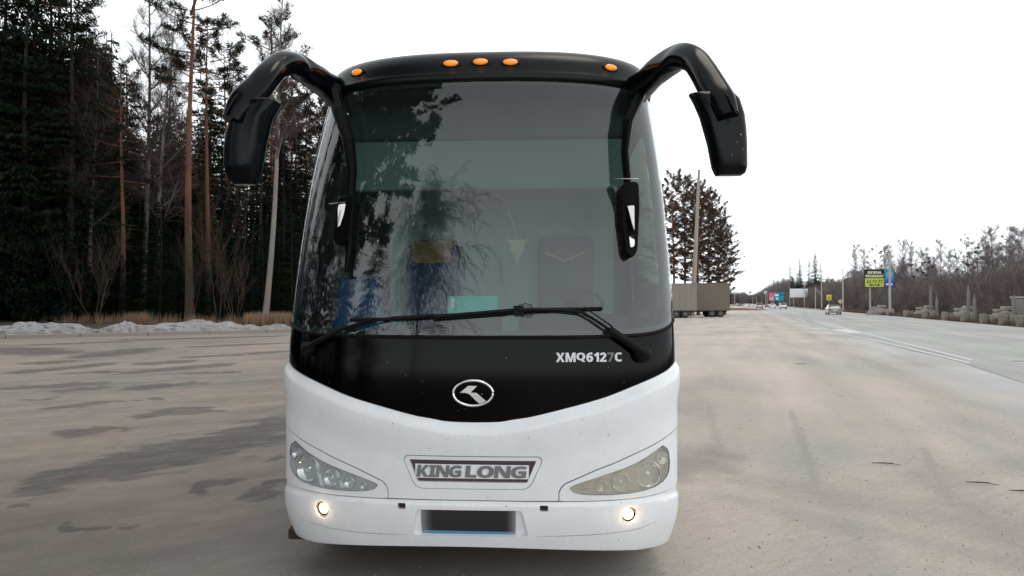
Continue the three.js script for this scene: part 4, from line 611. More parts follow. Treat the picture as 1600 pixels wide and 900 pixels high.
{ const w = part('wiper', [onW([[-1.056, 1.461, 0.05, 0.018], [-0.95, 1.515, 0.05, 0.013], [-0.80, 1.582, 0.055, 0.01], [-0.62, 1.64, 0.05, 0.008]], 0.02), onW([[-0.78, 1.578], [-0.56, 1.64], [-0.3, 1.655]], 0.007, 0.05)], MRUB, bus, 'windscreen wiper pivoted at the left');
  part('pivot_cap', new THREE.SphereGeometry(0.045, 24, 12).translate(...surf(-1.056, 1.461, 0.02)), MRUB, w); part('blade', [onW([[-0.77, 1.642], [-0.4, 1.652], [-0.1, 1.664], [0.2, 1.68]], 0.011, 0.014), onW([[-0.5, 1.652], [-0.1, 1.672]], 0.012, 0.03)], MRUB, w); }
// mirrors on swan-neck arms
function swanArm(path, widths, depth) {
  const c = new THREE.CatmullRomCurve3(path.map((p) => V(...p))), rings = [], N = 44, M = 20; let prevN = null;
  for (let i = 0; i <= N; i++) {
    const t = i / N, p = c.getPoint(t), d = c.getTangent(t), f = t * (widths.length - 1), k = Math.min(widths.length - 2, Math.floor(f)), w = lerp(widths[k], widths[k + 1], f - k) / 2, dp = lerp(depth[0], depth[1], t) / 2;
    const side = V(0, 0, 1).cross(d).normalize(), nn = d.clone().cross(side).normalize();
    rings.push(Array.from({ length: M }, (_, j) => { const a = (j / M) * 2 * Math.PI, ca = Math.cos(a), sa = Math.sin(a), x = Math.sign(ca) * Math.abs(ca) ** 0.7 * w, y = Math.sign(sa) * Math.abs(sa) ** 0.7 * dp; return [p.x + side.x * x + nn.x * y, p.y + side.y * x + nn.y * y, p.z + side.z * x + nn.z * y]; }));
  }
  return loft(rings);
}
function mirrorHead(secs, zf, zb, turn, cx) {                     // rows [y, x0, x1]; bulging black shell
  const rings = secs.map(([y, x0, x1, k]) => Array.from({ length: 28 }, (_, j) => { const a = (j / 28) * 2 * Math.PI, ca = Math.cos(a), sa = Math.sin(a), w = (x1 - x0) / 2, m = (x0 + x1) / 2, dep = (sa > 0 ? zf : zb) * (k ?? 1); return [m + Math.sign(ca) * Math.abs(ca) ** 0.55 * w, y, Math.sign(sa) * Math.abs(sa) ** 0.75 * dep]; }));
  return loft(rings);
}
const mirrorSilver = std(0.72, 0.7, 0.7, 0.04, { metalness: 1 });
for (const d of [-1, 1]) {
  const path = d > 0 ? [[0.99, 3.19, -0.76], [1.056, 3.226, -0.655], [1.117, 3.25, -0.538], [1.169, 3.27, -0.411], [1.236, 3.268, -0.225], [1.27, 3.24, -0.106], [1.309, 3.175, -0.008], [1.336, 3.078, 0.08], [1.363, 2.965, 0.165], [1.394, 2.85, 0.25], [1.419, 2.75, 0.295]]
    : [[-1.02, 3.235, -0.77], [-1.086, 3.269, -0.662], [-1.121, 3.28, -0.539], [-1.143, 3.283, -0.418], [-1.178, 3.287, -0.255], [-1.193, 3.256, -0.115], [-1.214, 3.189, -0.013], [-1.225, 3.109, 0.077], [-1.252, 3.01, 0.155], [-1.298, 2.903, 0.24], [-1.338, 2.78, 0.285]];
  const m = part('mirror_arm', [swanArm(path, [0.3, 0.2, 0.165, 0.165, 0.15, 0.14, 0.14, 0.15, 0.16, 0.155, 0.11], [0.2, 0.09])], MARM, bus, d > 0 ? 'curved black mirror arm on the right' : 'curved black mirror arm on the left');
  part('arm_groove', [tube(path.slice(2).map(([x, y, z]) => [x + d * 0.022, y, z + 0.062]), path.slice(2).map(() => 0.006), 6)], MARM, m);
  const secs = (d > 0 ? [[2.915, 1.26, 1.42, 0.3], [2.905, 1.228, 1.475, 0.75], [2.867, 1.252, 1.503], [2.781, 1.288, 1.528, 1.05], [2.70, 1.31, 1.536, 1.05], [2.618, 1.331, 1.54, 1], [2.497, 1.352, 1.541, 0.9], [2.463, 1.366, 1.53, 0.75], [2.451, 1.382, 1.512, 0.35]] : [[2.928, -1.28, -1.15, 0.3], [2.918, -1.315, -1.113, 0.75], [2.896, -1.337, -1.099], [2.814, -1.378, -1.146, 1.05], [2.711, -1.406, -1.171, 1.05], [2.635, -1.414, -1.186, 1], [2.54, -1.414, -1.2, 0.95], [2.459, -1.393, -1.216, 0.8], [2.43, -1.36, -1.24, 0.35]]).slice().reverse();
  const zc = d > 0 ? 0.205 : 0.205, head = part('mirror_head', mirrorHead(secs, 0.075, 0.07).translate(0, 0, zc), MARM, m);
  const gs = secs.filter((q) => q[3] === undefined || q[3] > 0.7).map(([y, x0, x1]) => [y, x0 + 0.025, x1 - 0.025]);
  const sh = new THREE.Shape([...gs.map(([y, a]) => new THREE.Vector2(a, y)), ...gs.slice().reverse().map(([y, , b]) => new THREE.Vector2(b, y))]);
  if (d > 0) { const sc = part('scuff_marks', [[1.437, 2.69, 0.006], [1.444, 2.697, 0.005], [1.43, 2.682, 0.004], [1.46, 2.66, 0.003], [1.49, 2.66, 0.003], [1.47, 2.62, 0.0025], [1.41, 2.73, 0.002], [1.5, 2.58, 0.002], [1.44, 2.55, 0.002]].map(([x, y, r]) => new THREE.IcosahedronGeometry(r, 1).scale(1, 1.2, 0.3).translate(x, y, zc + 0.0735)), std(0.6, 0.6, 0.6, 0.8), head); sc.userData.kind = 'stuff'; }
  part('mirror_glass', new THREE.ShapeGeometry(sh).translate(0, 0, zc - 0.083), mirrorSilver, head);
}
// slim front mirrors that hang from the arm roots close before the glass
for (const [arm, head, face, side] of [[[[1.17, 3.25, 0.06, 0.05], [1.107, 3.111, 0.045, 0.042], [1.011, 2.927, 0.035, 0.034], [0.968, 2.717, 0.03, 0.026], [0.966, 2.48, 0.035, 0.024]], [[0.904, 2.284], [0.925, 2.039], [0.959, 2.02], [0.987, 2.057], [1.019, 2.33], [1.026, 2.5], [0.925, 2.486]], [[0.93, 2.335], [0.946, 2.075], [0.972, 2.085], [0.986, 2.345]], 'right'],
  [[[-1.13, 3.26, 0.06, 0.055], [-1.004, 3.031, 0.045, 0.05], [-0.89, 2.804, 0.035, 0.042], [-0.838, 2.597, 0.03, 0.034], [-0.826, 2.38, 0.03, 0.03], [-0.80, 2.1, 0.03, 0.024], [-0.81, 1.93, 0.03, 0.012]], [[-0.9, 2.41], [-0.905, 2.15], [-0.87, 2.1], [-0.80, 2.12], [-0.785, 2.41]], [[-0.89, 2.36], [-0.873, 2.19], [-0.848, 2.24], [-0.834, 2.365]], 'left']]) {
  const m = part('front_mirror', [onW(arm, 0.03), wrapGeo(new THREE.ExtrudeGeometry(new THREE.Shape(roundPoly(head, 0.03, 4).map((p) => new THREE.Vector2(...p))), { depth: 0.03, bevelEnabled: true, bevelThickness: 0.008, bevelSize: 0.006, bevelSegments: 2 })  .translate(0, 0, 0.022), 0)], phys(0.0012, 0.0014, 0.0018, 0.35, { specularIntensity: 0.14 }), bus, `black front mirror hanging before the ${side} side of the windscreen`);
  m.geometry.computeVertexNormals(); part('mirror_glass', wrapGeo(new THREE.ShapeGeometry(new THREE.Shape(roundPoly(face, 0.012, 3).map((p) => new THREE.Vector2(...p)))).translate(0, 0, 0.063), 0), mirrorSilver, m); part('bracket_rod', [onW(side === 'right' ? [[0.87, 2.512, 0.06], [1.03, 2.521, 0.06]] : [[-0.96, 2.37, 0.06], [-0.84, 2.375, 0.06]], 0.0025)], MCHROME, m);
}
// step under the left corner
part('entry_step', [box(0.34, 0.07, 0.2, -1.11, 0.215, -0.5, 0.01), ...Array.from({ length: 4 }, (_, i) => box(0.32, 0.012, 0.02, -1.11, 0.256, -0.57 + i * 0.045, 0.004))], std(0.03, 0.018, 0.014, 0.8));
// paint chips and bolts on the front
{ const R = rng(404), list = []; for (let i = 0; i < 90; i++) { const s = (R() * 2 - 1) * 1.15, v = R() < 0.7 ? 0.6 + 0.5 * R() : 0.33 + 0.24 * R(); if (v > boundAt(Math.abs(s)) - 0.06 || (Math.abs(s) > 0.5 && v > 0.58 && v < 0.9 && Math.abs(s) > 0.55) || (Math.abs(s) < 0.44 && v > 0.64 && v < 0.85) || (Math.abs(s) < 0.36 && v < 0.54)) continue; const r = 0.0016 + 0.0028 * R() * R(), g = new THREE.CircleGeometry(r, 6); g.translate(s, v, 0.0008); list.push(wrapGeo(g, v < 0.58 ? bulge : bulgeW)); }
  const c = part('paint_chips', list, std(0.05, 0.04, 0.04, 0.8)); c.userData.kind = 'stuff';
  const f = []; for (let i = 0; i < 22; i++) { const s = (R() * 2 - 1) * 1.0, v = 1.1 + 0.38 * R(); if (v < boundAt(Math.abs(s)) + 0.03) continue; const g = new THREE.CircleGeometry(0.0014 + 0.002 * R() * R(), 6); g.translate(s, v, 0.0008); f.push(wrapGeo(g, 0)); }
  const e = part('dirt_specks', f, std(0.3, 0.29, 0.28, 0.8)); e.userData.kind = 'stuff'; }
// cabin
const planAt = (v, sc, z) => { const o = []; for (const s of range(-SMAX, SMAX, 0.08)) { const p = raw(s, v); o.push([p[0] * sc, p[2] - 0.05]); } return [...o, [1.15, z], [-1.15, z]]; };
{ const M1 = std(0.014, 0.016, 0.017, 0.7), sh = new THREE.Shape(planAt(1.5, 0.96, -0.85).map(([x, z]) => new THREE.Vector2(x, -z)));
  part('dashboard', [new THREE.ExtrudeGeometry(sh, { depth: 0.42, bevelEnabled: false, curveSegments: 4 }).rotateX(-Math.PI / 2).translate(0, 1.12, 0), box(0.75, 0.14, 0.3, 0.62, 1.6, -0.72, 0.04), box(0.4, 0.14, 0.08, -0.065, 1.6, -0.56, 0.02)], M1);
  part('cabin_floor', [box(2.3, 0.05, 11, 0, 1.05, -6.4)], M1); part('ceiling', [box(2.1, 0.04, 10.4, 0, 3.12, -6.2)], std(0.02, 0.025, 0.025, 0.9));
  part('bulkhead', [box(2.36, 2.5, 0.03, 0, 2.2, -11.3), box(0.02, 0.5, 10, -1.17, 1.4, -6.6), box(0.02, 0.5, 10, 1.17, 1.4, -6.6)], M1);
  part('destination_box', [box(2.02, 0.3, 0.5, 0, 3.07, -1.02, 0.03), box(2.2, 0.03, 1.1, 0, 3.225, -1.15, 0.01)], std(0.012, 0.018, 0.02, 0.6));
  part('roller_blind', [box(1.98, 0.36, 0.008, 0.0, 2.76, -0.8, 0.003), cyl(0.02, 0.02, 1.98, 0, 0, 0).rotateZ(Math.PI / 2).translate(0, 2.58, -0.8)], std(0.135, 0.165, 0.165, 0.9));
  part('partition_curtain', [loft(range(1.2, 3.0, 0.3).map((y) => [...range(-1.05, 1.05, 0.035).map((x, i) => [x, y, -2.17 + 0.012 * Math.sin(i * 1.9)]), ...range(1.05, -1.05, 0.035).map((x) => [x, y, -2.22])]))], std(0.36, 0.46, 0.46, 0.9));
  part('steering_wheel', [new THREE.TorusGeometry(0.23, 0.017, 10, 40).rotateX(-1.05).translate(0.62, 1.74, -1.0), cyl(0.05, 0.05, 0.05, 0, 0, 0).rotateX(0.5).translate(0.62, 1.73, -1.0), box(0.42, 0.02, 0.035, 0.62, 1.735, -1.0)], std(0.03, 0.03, 0.03, 0.5));
  const seat = (x, z, y, m, name, cover) => { const s = part(name, [box(0.5, 0.14, 0.5, x, y, z, 0.05), box(0.5, 0.78, 0.13, x, y + 0.46, z - 0.28, 0.06), box(0.08, y - 1.05, 0.3, x, (y + 1.05) / 2, z)], m); if (cover) part('headrest_cover', box(0.4, 0.24, 0.15, x, y + 0.76, z - 0.28, 0.05), cover, s); return s; };
  const blue = std(0.012, 0.05, 0.14, 0.9), grey = std(0.10, 0.125, 0.125, 0.9), cream = std(0.5, 0.47, 0.36, 0.9), orange = std(0.4, 0.2, 0.05, 0.9);
  const ds = seat(0.6, -1.75, 1.5, grey, 'driver_seat'); part('seat_trim', [box(0.03, 0.2, 0.02, 0, 0, 0).rotateZ(1.15).translate(0.5, 2.16, -1.93), box(0.03, 0.2, 0.02, 0, 0, 0).rotateZ(-1.15).translate(0.68, 2.16, -1.93)], cream, ds);
  seat(-0.62, -1.8, 1.45, blue, 'passenger_seat', orange);
  for (let r = 0; r < 4; r++) for (const x of [-0.9, -0.42, 0.42, 0.9]) seat(x, -3.4 - r * 0.85, 1.5, r % 2 ? grey : blue, 'passenger_seat', r === 0 ? cream : undefined);
  part('curtain', [loft(range(1.56, 1.92, 0.06).map((y) => Array.from({ length: 24 }, (_, j) => { const a = j / 24 * 6.2832, w = 0.15 + 0.1 * (1.92 - y); return [-0.93 + Math.cos(a) * w * (1 + 0.12 * Math.cos(a * 5)), y, -0.78 + Math.sin(a) * 0.05 + 0.02 * Math.cos(j * 2.1)]; })))], std(0.008, 0.055, 0.15, 0.8), bus, 'blue curtain in the lower left of the windscreen');
  part('route_board', [box(0.34, 0.12, 0.012, -0.065, 1.735, -0.52, 0.003)], std(0.01, 0.50, 0.40, 0.6, {}), bus, 'turquoise board behind the windscreen'); part('board_label', [box(0.028, 0.07, 0.004, -0.2, 1.745, -0.511, 0.001)], std(0.7, 0.75, 0.75), bus);
  const pen = new THREE.Shape([[-0.085, 0.1], [0.085, 0.1], [0.085, 0.085], [0.06, 0.085], [0.055, 0.0], [0.012, -0.04], [0.004, -0.12], [-0.004, -0.12], [-0.012, -0.04], [-0.055, 0.0], [-0.06, 0.085], [-0.085, 0.085]].reverse().map((p) => new THREE.Vector2(...p)));
  part('pennant', [new THREE.ExtrudeGeometry(pen, { depth: 0.006, bevelEnabled: false }).scale(0.85, 0.85, 1).translate(0.235, 2.1, -0.62), tube([[0.17, 2.4, -0.6], [0.235, 2.2, -0.615]], [0.003, 0.003], 5)], std(0.32, 0.27, 0.18, 0.9), bus, 'small cream pennant hanging in the middle of the windscreen'); }

// ---------- vehicles far off ----------
const tyreM = std(0.02, 0.02, 0.02, 0.8), rimM = std(0.4, 0.4, 0.42, 0.35, { metalness: 0.8 }), carGlass = phys(0.02, 0.022, 0.025, 0.05, { clearcoat: 1 }), redLamp = phys(0.4, 0.015, 0.015, 0.2, { clearcoat: 1 }), plateW = std(0.7, 0.7, 0.68, 0.5);
function makeCar(kind, paint) {                                   // rear towards +z
  const suv = kind === 'suv', L = suv ? 4.4 : 4.45, W = suv ? 1.84 : 1.76, H = suv ? 1.68 : 1.45, g = new THREE.Group(); g.name = suv ? 'suv' : 'car';
  const belt = suv ? 1.05 : 0.92, body = [[-L / 2, 0.32], [-L / 2, 0.68], [-L / 2 + 0.15, 0.78], [-L / 2 + 1.25, belt - 0.04], [L / 2 - (suv ? 0.1 : 0.75), belt], [L / 2 - 0.06, belt - (suv ? 0.04 : 0.02)], [L / 2, 0.7], [L / 2 - 0.05, 0.3]];
  const ex = (pts, w, bev) => new THREE.ExtrudeGeometry(new THREE.Shape(pts.map(([z, y]) => new THREE.Vector2(z, y))), { depth: w - 2 * bev, bevelEnabled: true, bevelThickness: bev, bevelSize: bev * 0.6, bevelSegments: 3 }).translate(0, 0, -(w - 2 * bev) / 2).rotateY(-Math.PI / 2);
  mesh('body', ex(body, W, 0.07), paint, g);
  const r0 = -L / 2 + 1.2, r1 = -L / 2 + 1.95, r2 = suv ? L / 2 - 0.45 : L / 2 - 1.35, r3 = suv ? L / 2 - 0.12 : L / 2 - 0.62;
  const cab = loft([[belt - 0.05, r0, r3, W - 0.12], [belt + (H - belt) * 0.5, lerp(r0, r1, 0.55), lerp(r3, r2, 0.5), W - 0.24], [H - 0.06, r1, r2, W - 0.42]].map(([y, a, b, w]) => [[-w / 2, y, a + 0.1], [-w / 2 + 0.12, y, a], [w / 2 - 0.12, y, a], [w / 2, y, a + 0.1], [w / 2, y, b - 0.12], [w / 2 - 0.14, y, b], [-w / 2 + 0.14, y, b], [-w / 2, y, b - 0.12]]));
  mesh('windows', cab, carGlass, g); mesh('roof', box(W - 0.4, 0.07, r2 - r1 + 0.05, 0, H - 0.04, (r1 + r2) / 2, 0.03), paint, g);
  for (const s of [-1, 1]) {
    mesh('rear_pillar', tube([[s * (W / 2 - 0.09), belt - 0.03, r3 - 0.08], [s * (W / 2 - 0.23), H - 0.07, r2 - 0.08]], [0.06, 0.05], 6), paint, g);
    mesh('tail_lamp', box(suv ? 0.22 : 0.34, suv ? 0.3 : 0.16, 0.08, s * (W / 2 - 0.2), suv ? 0.92 : 0.78, L / 2 - 0.0, 0.02), redLamp, g);
    mesh('side_mirror', box(0.16, 0.12, 0.08, s * (W / 2 + 0.06), belt + 0.04, r0 + 0.45, 0.03), paint, g);
    for (const z of [-L / 2 + 0.85, L / 2 - 0.85]) { const w = mesh('wheel', cyl(0.32, 0.32, 0.2, 0, 0, 0, 24).rotateZ(Math.PI / 2).translate(s * (W / 2 - 0.12), 0.32, z), tyreM, g); mesh('rim', cyl(0.2, 0.2, 0.03, 0, 0, 0, 16).rotateZ(Math.PI / 2).translate(s * (W / 2 - 0.02), 0.32, z), rimM, w); }
  }
  mesh('number_plate', box(0.52, 0.11, 0.02, 0, suv ? 0.78 : 0.62, L / 2 + 0.035, 0.004), plateW, g); mesh('bumper', box(W - 0.08, 0.2, 0.12, 0, 0.42, L / 2 - 0.01, 0.04), suv ? std(0.05, 0.05, 0.05, 0.6) : paint, g);
  return g;
}
const rdTurn = -Math.atan(ROAD);
const cp = (r, g, b) => phys(r, g, b, 0.35, { clearcoat: 1, metalness: 0.2 });
for (const [kind, col, off, z, turn, label] of [['car', [0.26, 0.24, 0.245], 13.9, 95, 0, 'grey sedan driving away alone on the near stretch of road'], ['suv', [0.7, 0.7, 0.71], 12.2, 179, 0, 'white small suv in front of the white billboard'], ['car', [0.6, 0.62, 0.64], 10.2, 196, 0, 'pale grey car left of the white suv'], ['car', [0.18, 0.03, 0.04], 10.3, 232, 0, 'dark red car partly behind the pale grey car'], ['suv', [0.45, 0.38, 0.38], 5.6, 178, 0, 'grey suv with dark rear, biggest vehicle left of the road'], ['car', [0.55, 0.5, 0.5], 4.4, 240, 0, 'light car just left of the grey suv'], ['car', [0.68, 0.66, 0.66], 2.6, 262, 0, 'whitish car at the left end of the row of cars'], ['car', [0.08, 0.09, 0.1], -0.5, 320, 0.3, 'tiny dark car far down the road at the left']]) {
  const c = makeCar(kind, cp(...col)), [x, zz] = road(off, z); c.name = numbered(c.name); c.position.set(x, 0.012, zz); c.rotation.y = rdTurn + turn; scene.add(c); tag(c, label, kind);
}
// trailers
function trailer(name, label, x, z, w, h, col, turn, ribs) {
  const t = thing(name, label, 'trailer', [x, 0, z], turn), m = std(...col, 0.7, { map: dustMap });
  mesh('box_body', box(w, h, 2.5, 0, 0.78 + h / 2, 0, 0.03), m, t);
  for (let i = 0; i <= ribs; i++) mesh('rib', box(0.07, h - 0.16, 0.03, -w / 2 + 0.08 + (i * (w - 0.16)) / ribs, 0.78 + h / 2, 1.262, 0.008), m, t);
  mesh('top_rail', box(w, 0.1, 0.05, 0, 0.73 + h, 1.27, 0.01), m, t); mesh('bottom_rail', box(w, 0.12, 0.05, 0, 0.85, 1.27, 0.01), std(0.1, 0.09, 0.08, 0.8), t); mesh('chassis', box(w * 0.95, 0.16, 0.9, 0, 0.7, 0), std(0.04, 0.04, 0.04, 0.8), t);
  for (const wx of [0.2, 1.25]) for (const s of [-1, 1]) { const wh = mesh('wheel', cyl(0.46, 0.46, 0.28, 0, 0, 0, 24).rotateX(Math.PI / 2).translate(wx, 0.46, s * 1.02), tyreM, t); mesh('rim', cyl(0.24, 0.24, 0.04, 0, 0, 0, 16).rotateX(Math.PI / 2).translate(wx, 0.46, s * 1.17), std(0.12, 0.11, 0.1, 0.7), wh); }
  mesh('mud_flap', box(0.03, 0.4, 0.5, 1.9, 0.5, 0.9, 0.005), tyreM, t); mesh('drawbar', box(1.4, 0.1, 0.12, -w / 2 - 0.6, 0.7, 0), std(0.04, 0.04, 0.04, 0.8), t);
  return t;
}
trailer('box_trailer', 'grey-brown ribbed box trailer standing under the leaning pole', 23.95, -78.5, 4.7, 3.35, [0.165, 0.135, 0.105], 0, 12);
trailer('box_trailer', 'paler box trailer half hidden behind the right edge of the bus', 18.6, -74.5, 5.2, 3.2, [0.24, 0.215, 0.18], 0, 8);
// posts, signs, billboards
const poleM = std(0.42, 0.41, 0.39, 0.8), steel = std(0.35, 0.36, 0.37, 0.5, { metalness: 0.4 });
{ const t = thing('concrete_pole', 'tall leaning concrete pole behind the box trailer', 'pole', [23.6, 0, -84]); mesh('shaft', tube([[0, 0, 0], [0.55, 9, 0], [1.05, 19.2, 0]], [0.36, 0.27, 0.17], 12), std(0.34, 0.29, 0.25, 0.9), t); mesh('pole_cap', cyl(0.18, 0.18, 0.12, 1.05, 19.2, 0), std(0.2, 0.18, 0.16), t); }
const roadPole = (off, z, h, arm, label, r = 0.1) => { const [x, zz] = road(off, z), t = thing('street_lamp', label, 'street lamp', [x, 0, zz], rdTurn); mesh('mast', tube([[0, 0, 0], [0, h, 0]], [r, r * 0.7], 10), poleM, t); if (arm) { mesh('arm', tube([[0, h - 0.1, 0], [-0.6 * arm, h + 0.25, 0], [-1.6 * arm, h + 0.35, 0]], [0.05, 0.045, 0.04], 6), poleM, t); mesh('lamp_head', box(0.7, 0.12, 0.25, -1.9 * arm, h + 0.36, 0, 0.04), steel, t); } return t; };
roadPole(20.6, 127, 8.6, 0, 'thick pale pole right of the grey sedan', 0.14); roadPole(20.6, 160, 8.2, 0, 'pale pole left of the grey sedan beside the yellow square sign', 0.14);
roadPole(20.6, 202, 8.4, -1, 'lamp pole with short arm in front of the white billboard'); roadPole(20.7, 263, 8.6, 0, 'pole at the left edge of the white billboard');
{ const [x, zz] = road(20.6, 173), t = thing('utility_pole', 'wooden pole with a slanting brace between the billboard and the sign', 'pole', [x, 0, zz], rdTurn); mesh('mast', tube([[0, 0, 0], [0, 5.9, 0]], [0.13, 0.1], 8), poleM, t); mesh('brace', tube([[0, 5.6, 0], [1.9, 3.4, 0]], [0.07, 0.07], 6), poleM, t); }
[[1199, 466], [1190, 588], [1182, 700], [1176, 800], [1206, 420]].forEach(([px, z], i) => roadPole((px - 1155) / 1000 * z, z, 8.4, i % 2 ? 1 : 0, 'thin pale lamp pole in the far row along the road', 0.22).userData.group = 'far lamp poles');
const board = (w, h, draw) => new THREE.MeshStandardMaterial({ map: canvasTex(w, h, draw), roughness: 0.6 });
function billboard(label, off, z, w, h, y, mat, turn = 0, legs = [0]) {
  const [x, zz] = road(off, z), t = thing('billboard', label, 'billboard', [x, 0, zz], turn);
  mesh('panel', new THREE.PlaneGeometry(w, h).translate(0, y + h / 2, 0.13), mat, t); mesh('frame', box(w + 0.16, h + 0.16, 0.22, 0, y + h / 2, 0, 0.03), std(0.12, 0.12, 0.13, 0.6), t);
  for (const l of legs) mesh('post', tube([[l * w, 0, -0.05], [l * w, y, -0.05]], [0.16, 0.14], 10), steel, t); return t;
}
const fnt = (c, s, t, x, y, col, w) => { c.font = `bold ${s}px sans-serif`; c.fillStyle = col; c.textAlign = 'center'; c.textBaseline = 'middle'; c.fillText(t, x, y, w); };
{ const z = 89, off = 20.85, [x, zz] = road(off, z), t = thing('billboard', 'two-faced roadside billboard, black and yellow-green beside blue', 'billboard', [x, 0, zz], 0);
  mesh('left_panel', new THREE.PlaneGeometry(2.72, 2.42).translate(-2.08, 5.15, 0.13), board(512, 456, (c, w, h) => { c.fillStyle = '#17130f'; c.fillRect(0, 0, w, h); c.fillStyle = '#b8c34a'; c.fillRect(8, h * 0.5, w - 16, h * 0.5); fnt(c, 100, 'НУЖНА', w / 2, 78, '#fff8d0', 400); fnt(c, 92, 'РЕКЛАМА?', w / 2, 172, '#fff8d0', 480); fnt(c, 108, '42-77-77', w / 2, 318, '#14140a', 420); c.fillStyle = '#17130f'; c.fillRect(w * 0.25, 382, w * 0.5, 50); fnt(c, 44, 'АРЕНДА', w / 2, 408, '#d8d9a0', 210); }), t);
  mesh('right_panel', new THREE.PlaneGeometry(1.3, 2.42).translate(-0.04, 5.15, 0.13), board(256, 456, (c, w, h) => { const g = c.createLinearGradient(0, 0, 0, h); g.addColorStop(0, '#2f8fb4'); g.addColorStop(0.6, '#2a7cb0'); g.addColorStop(0.75, '#2a3c94'); c.fillStyle = g; c.fillRect(0, 0, w, h); for (const [y, hh, col, a] of [[80, 16, '#d9c8d8', 0.8], [120, 20, '#cdbfe0', 0.85], [165, 16, '#bcd4ee', 0.7], [215, 12, '#8fc4e6', 0.5]]) { c.globalAlpha = a; c.fillStyle = col; c.fillRect(45, y, 185, hh); } c.globalAlpha = 1; c.fillStyle = '#c9cfee'; c.beginPath(); c.roundRect(30, 355, 195, 60, 28); c.fill(); }), t);
  mesh('frame', box(4.3, 2.55, 0.2, -1.35, 5.15, 0, 0.03), std(0.05, 0.05, 0.06, 0.6), t); for (const lx of [-2.6, 0.1]) mesh('post', tube([[lx, 0, -0.08], [lx, 3.9, -0.08]], [0.13, 0.12], 10), steel, t); }
{ const t = roadPole(20.6, 87.5, 8.2, 0, 'lamp post in front of the two-faced billboard', 0.17); mesh('crossarm', box(1.5, 0.14, 0.14, 0, 7.0, 0), steel, t); mesh('base_block', box(0.9, 0.9, 0.7, 0, 0.45, 0, 0.06), std(0.33, 0.30, 0.27, 0.9), t); }
billboard('large blank white billboard on the right of the road', 24, 258, 7.2, 3.5, 3.9, std(0.80, 0.82, 0.84, 0.6), 0, [-0.28, 0.28]);
billboard('distant billboard half pink-red and half turquoise', 20.2, 348, 8.1, 4.3, 2.9, board(512, 272, (c, w, h) => { c.fillStyle = '#08a3b8'; c.fillRect(0, 0, w, h); c.fillStyle = '#d8707a'; c.beginPath(); c.moveTo(0, 0); c.lineTo(w * 0.42, 0); c.lineTo(w * 0.3, h); c.lineTo(0, h); c.fill(); c.fillStyle = '#e8a8ac'; c.fillRect(w * 0.04, h * 0.55, w * 0.26, h * 0.4); c.fillStyle = '#f1f4f6'; c.fillRect(w * 0.4, h * 0.2, w * 0.24, h * 0.22); c.fillStyle = '#d5eef2'; c.beginPath(); c.arc(w * 0.55, h * 0.75, h * 0.16, 0, 7); c.fill(); c.fillStyle = '#0d6fae'; c.fillRect(w * 0.68, h * 0.1, w * 0.28, h * 0.28); }), 0, [-0.2, 0.2]);
function roadSign(label, off, z, y, panel, mat, back) { const [x, zz] = road(off, z), t = thing('road_sign', label, 'road sign', [x, 0, zz], 0); mesh('post', tube([[0, 0, 0], [0, y, 0]], [0.05, 0.05], 8), steel, t); mesh('sign_plate', panel.translate(0, y, 0.06), mat, t); if (back) mesh('sign_border', back.translate(0, y, 0.03), std(0.75, 0.75, 0.72, 0.5), t); return t; }
roadSign('bright yellow square sign with a dark figure beside the pale pole', 21.6, 154, 3.0, new THREE.PlaneGeometry(1.1, 1.25), board(128, 146, (c, w, h) => { c.fillStyle = '#e9dc1c'; c.fillRect(0, 0, w, h); c.fillStyle = '#4b4712'; c.beginPath(); c.arc(w / 2, h * 0.3, 12, 0, 7); c.fill(); c.fillRect(w * 0.36, h * 0.42, w * 0.28, h * 0.22); c.fillRect(w * 0.28, h * 0.62, w * 0.12, h * 0.22); c.fillRect(w * 0.6, h * 0.62, w * 0.12, h * 0.22); }), new THREE.BoxGeometry(1.16, 1.31, 0.03));
roadSign('small yellow diamond priority sign with white border', 20.7, 131, 2.0, new THREE.PlaneGeometry(0.52, 0.52).rotateZ(Math.PI / 4), std(0.65, 0.5, 0.08, 0.5), new THREE.BoxGeometry(0.72, 0.72, 0.03).rotateZ(Math.PI / 4));
{ const z = 420, t = thing('sign_gantry', 'thin gantry over the far road with two white signs', 'gantry', [146, 0, -z], 0); mesh('beam', tube([[0, 8.6, 0], [20.5, 8.6, 0]], [0.13, 0.13], 6), poleM, t); for (const x of [0, 20.5]) mesh('post', tube([[x, 0, 0], [x, 8.8, 0]], [0.2, 0.16], 8), poleM, t); for (const x of [10.2, 20.3]) { const s = mesh('sign', box(1.9, 1.9, 0.1, x, 8.6, 0.2, 0.02), std(0.75, 0.75, 0.75, 0.5), t); mesh('pictogram', box(0.8, 0.9, 0.04, x, 8.55, 0.28, 0.01), std(0.12, 0.12, 0.14, 0.6), s); } }
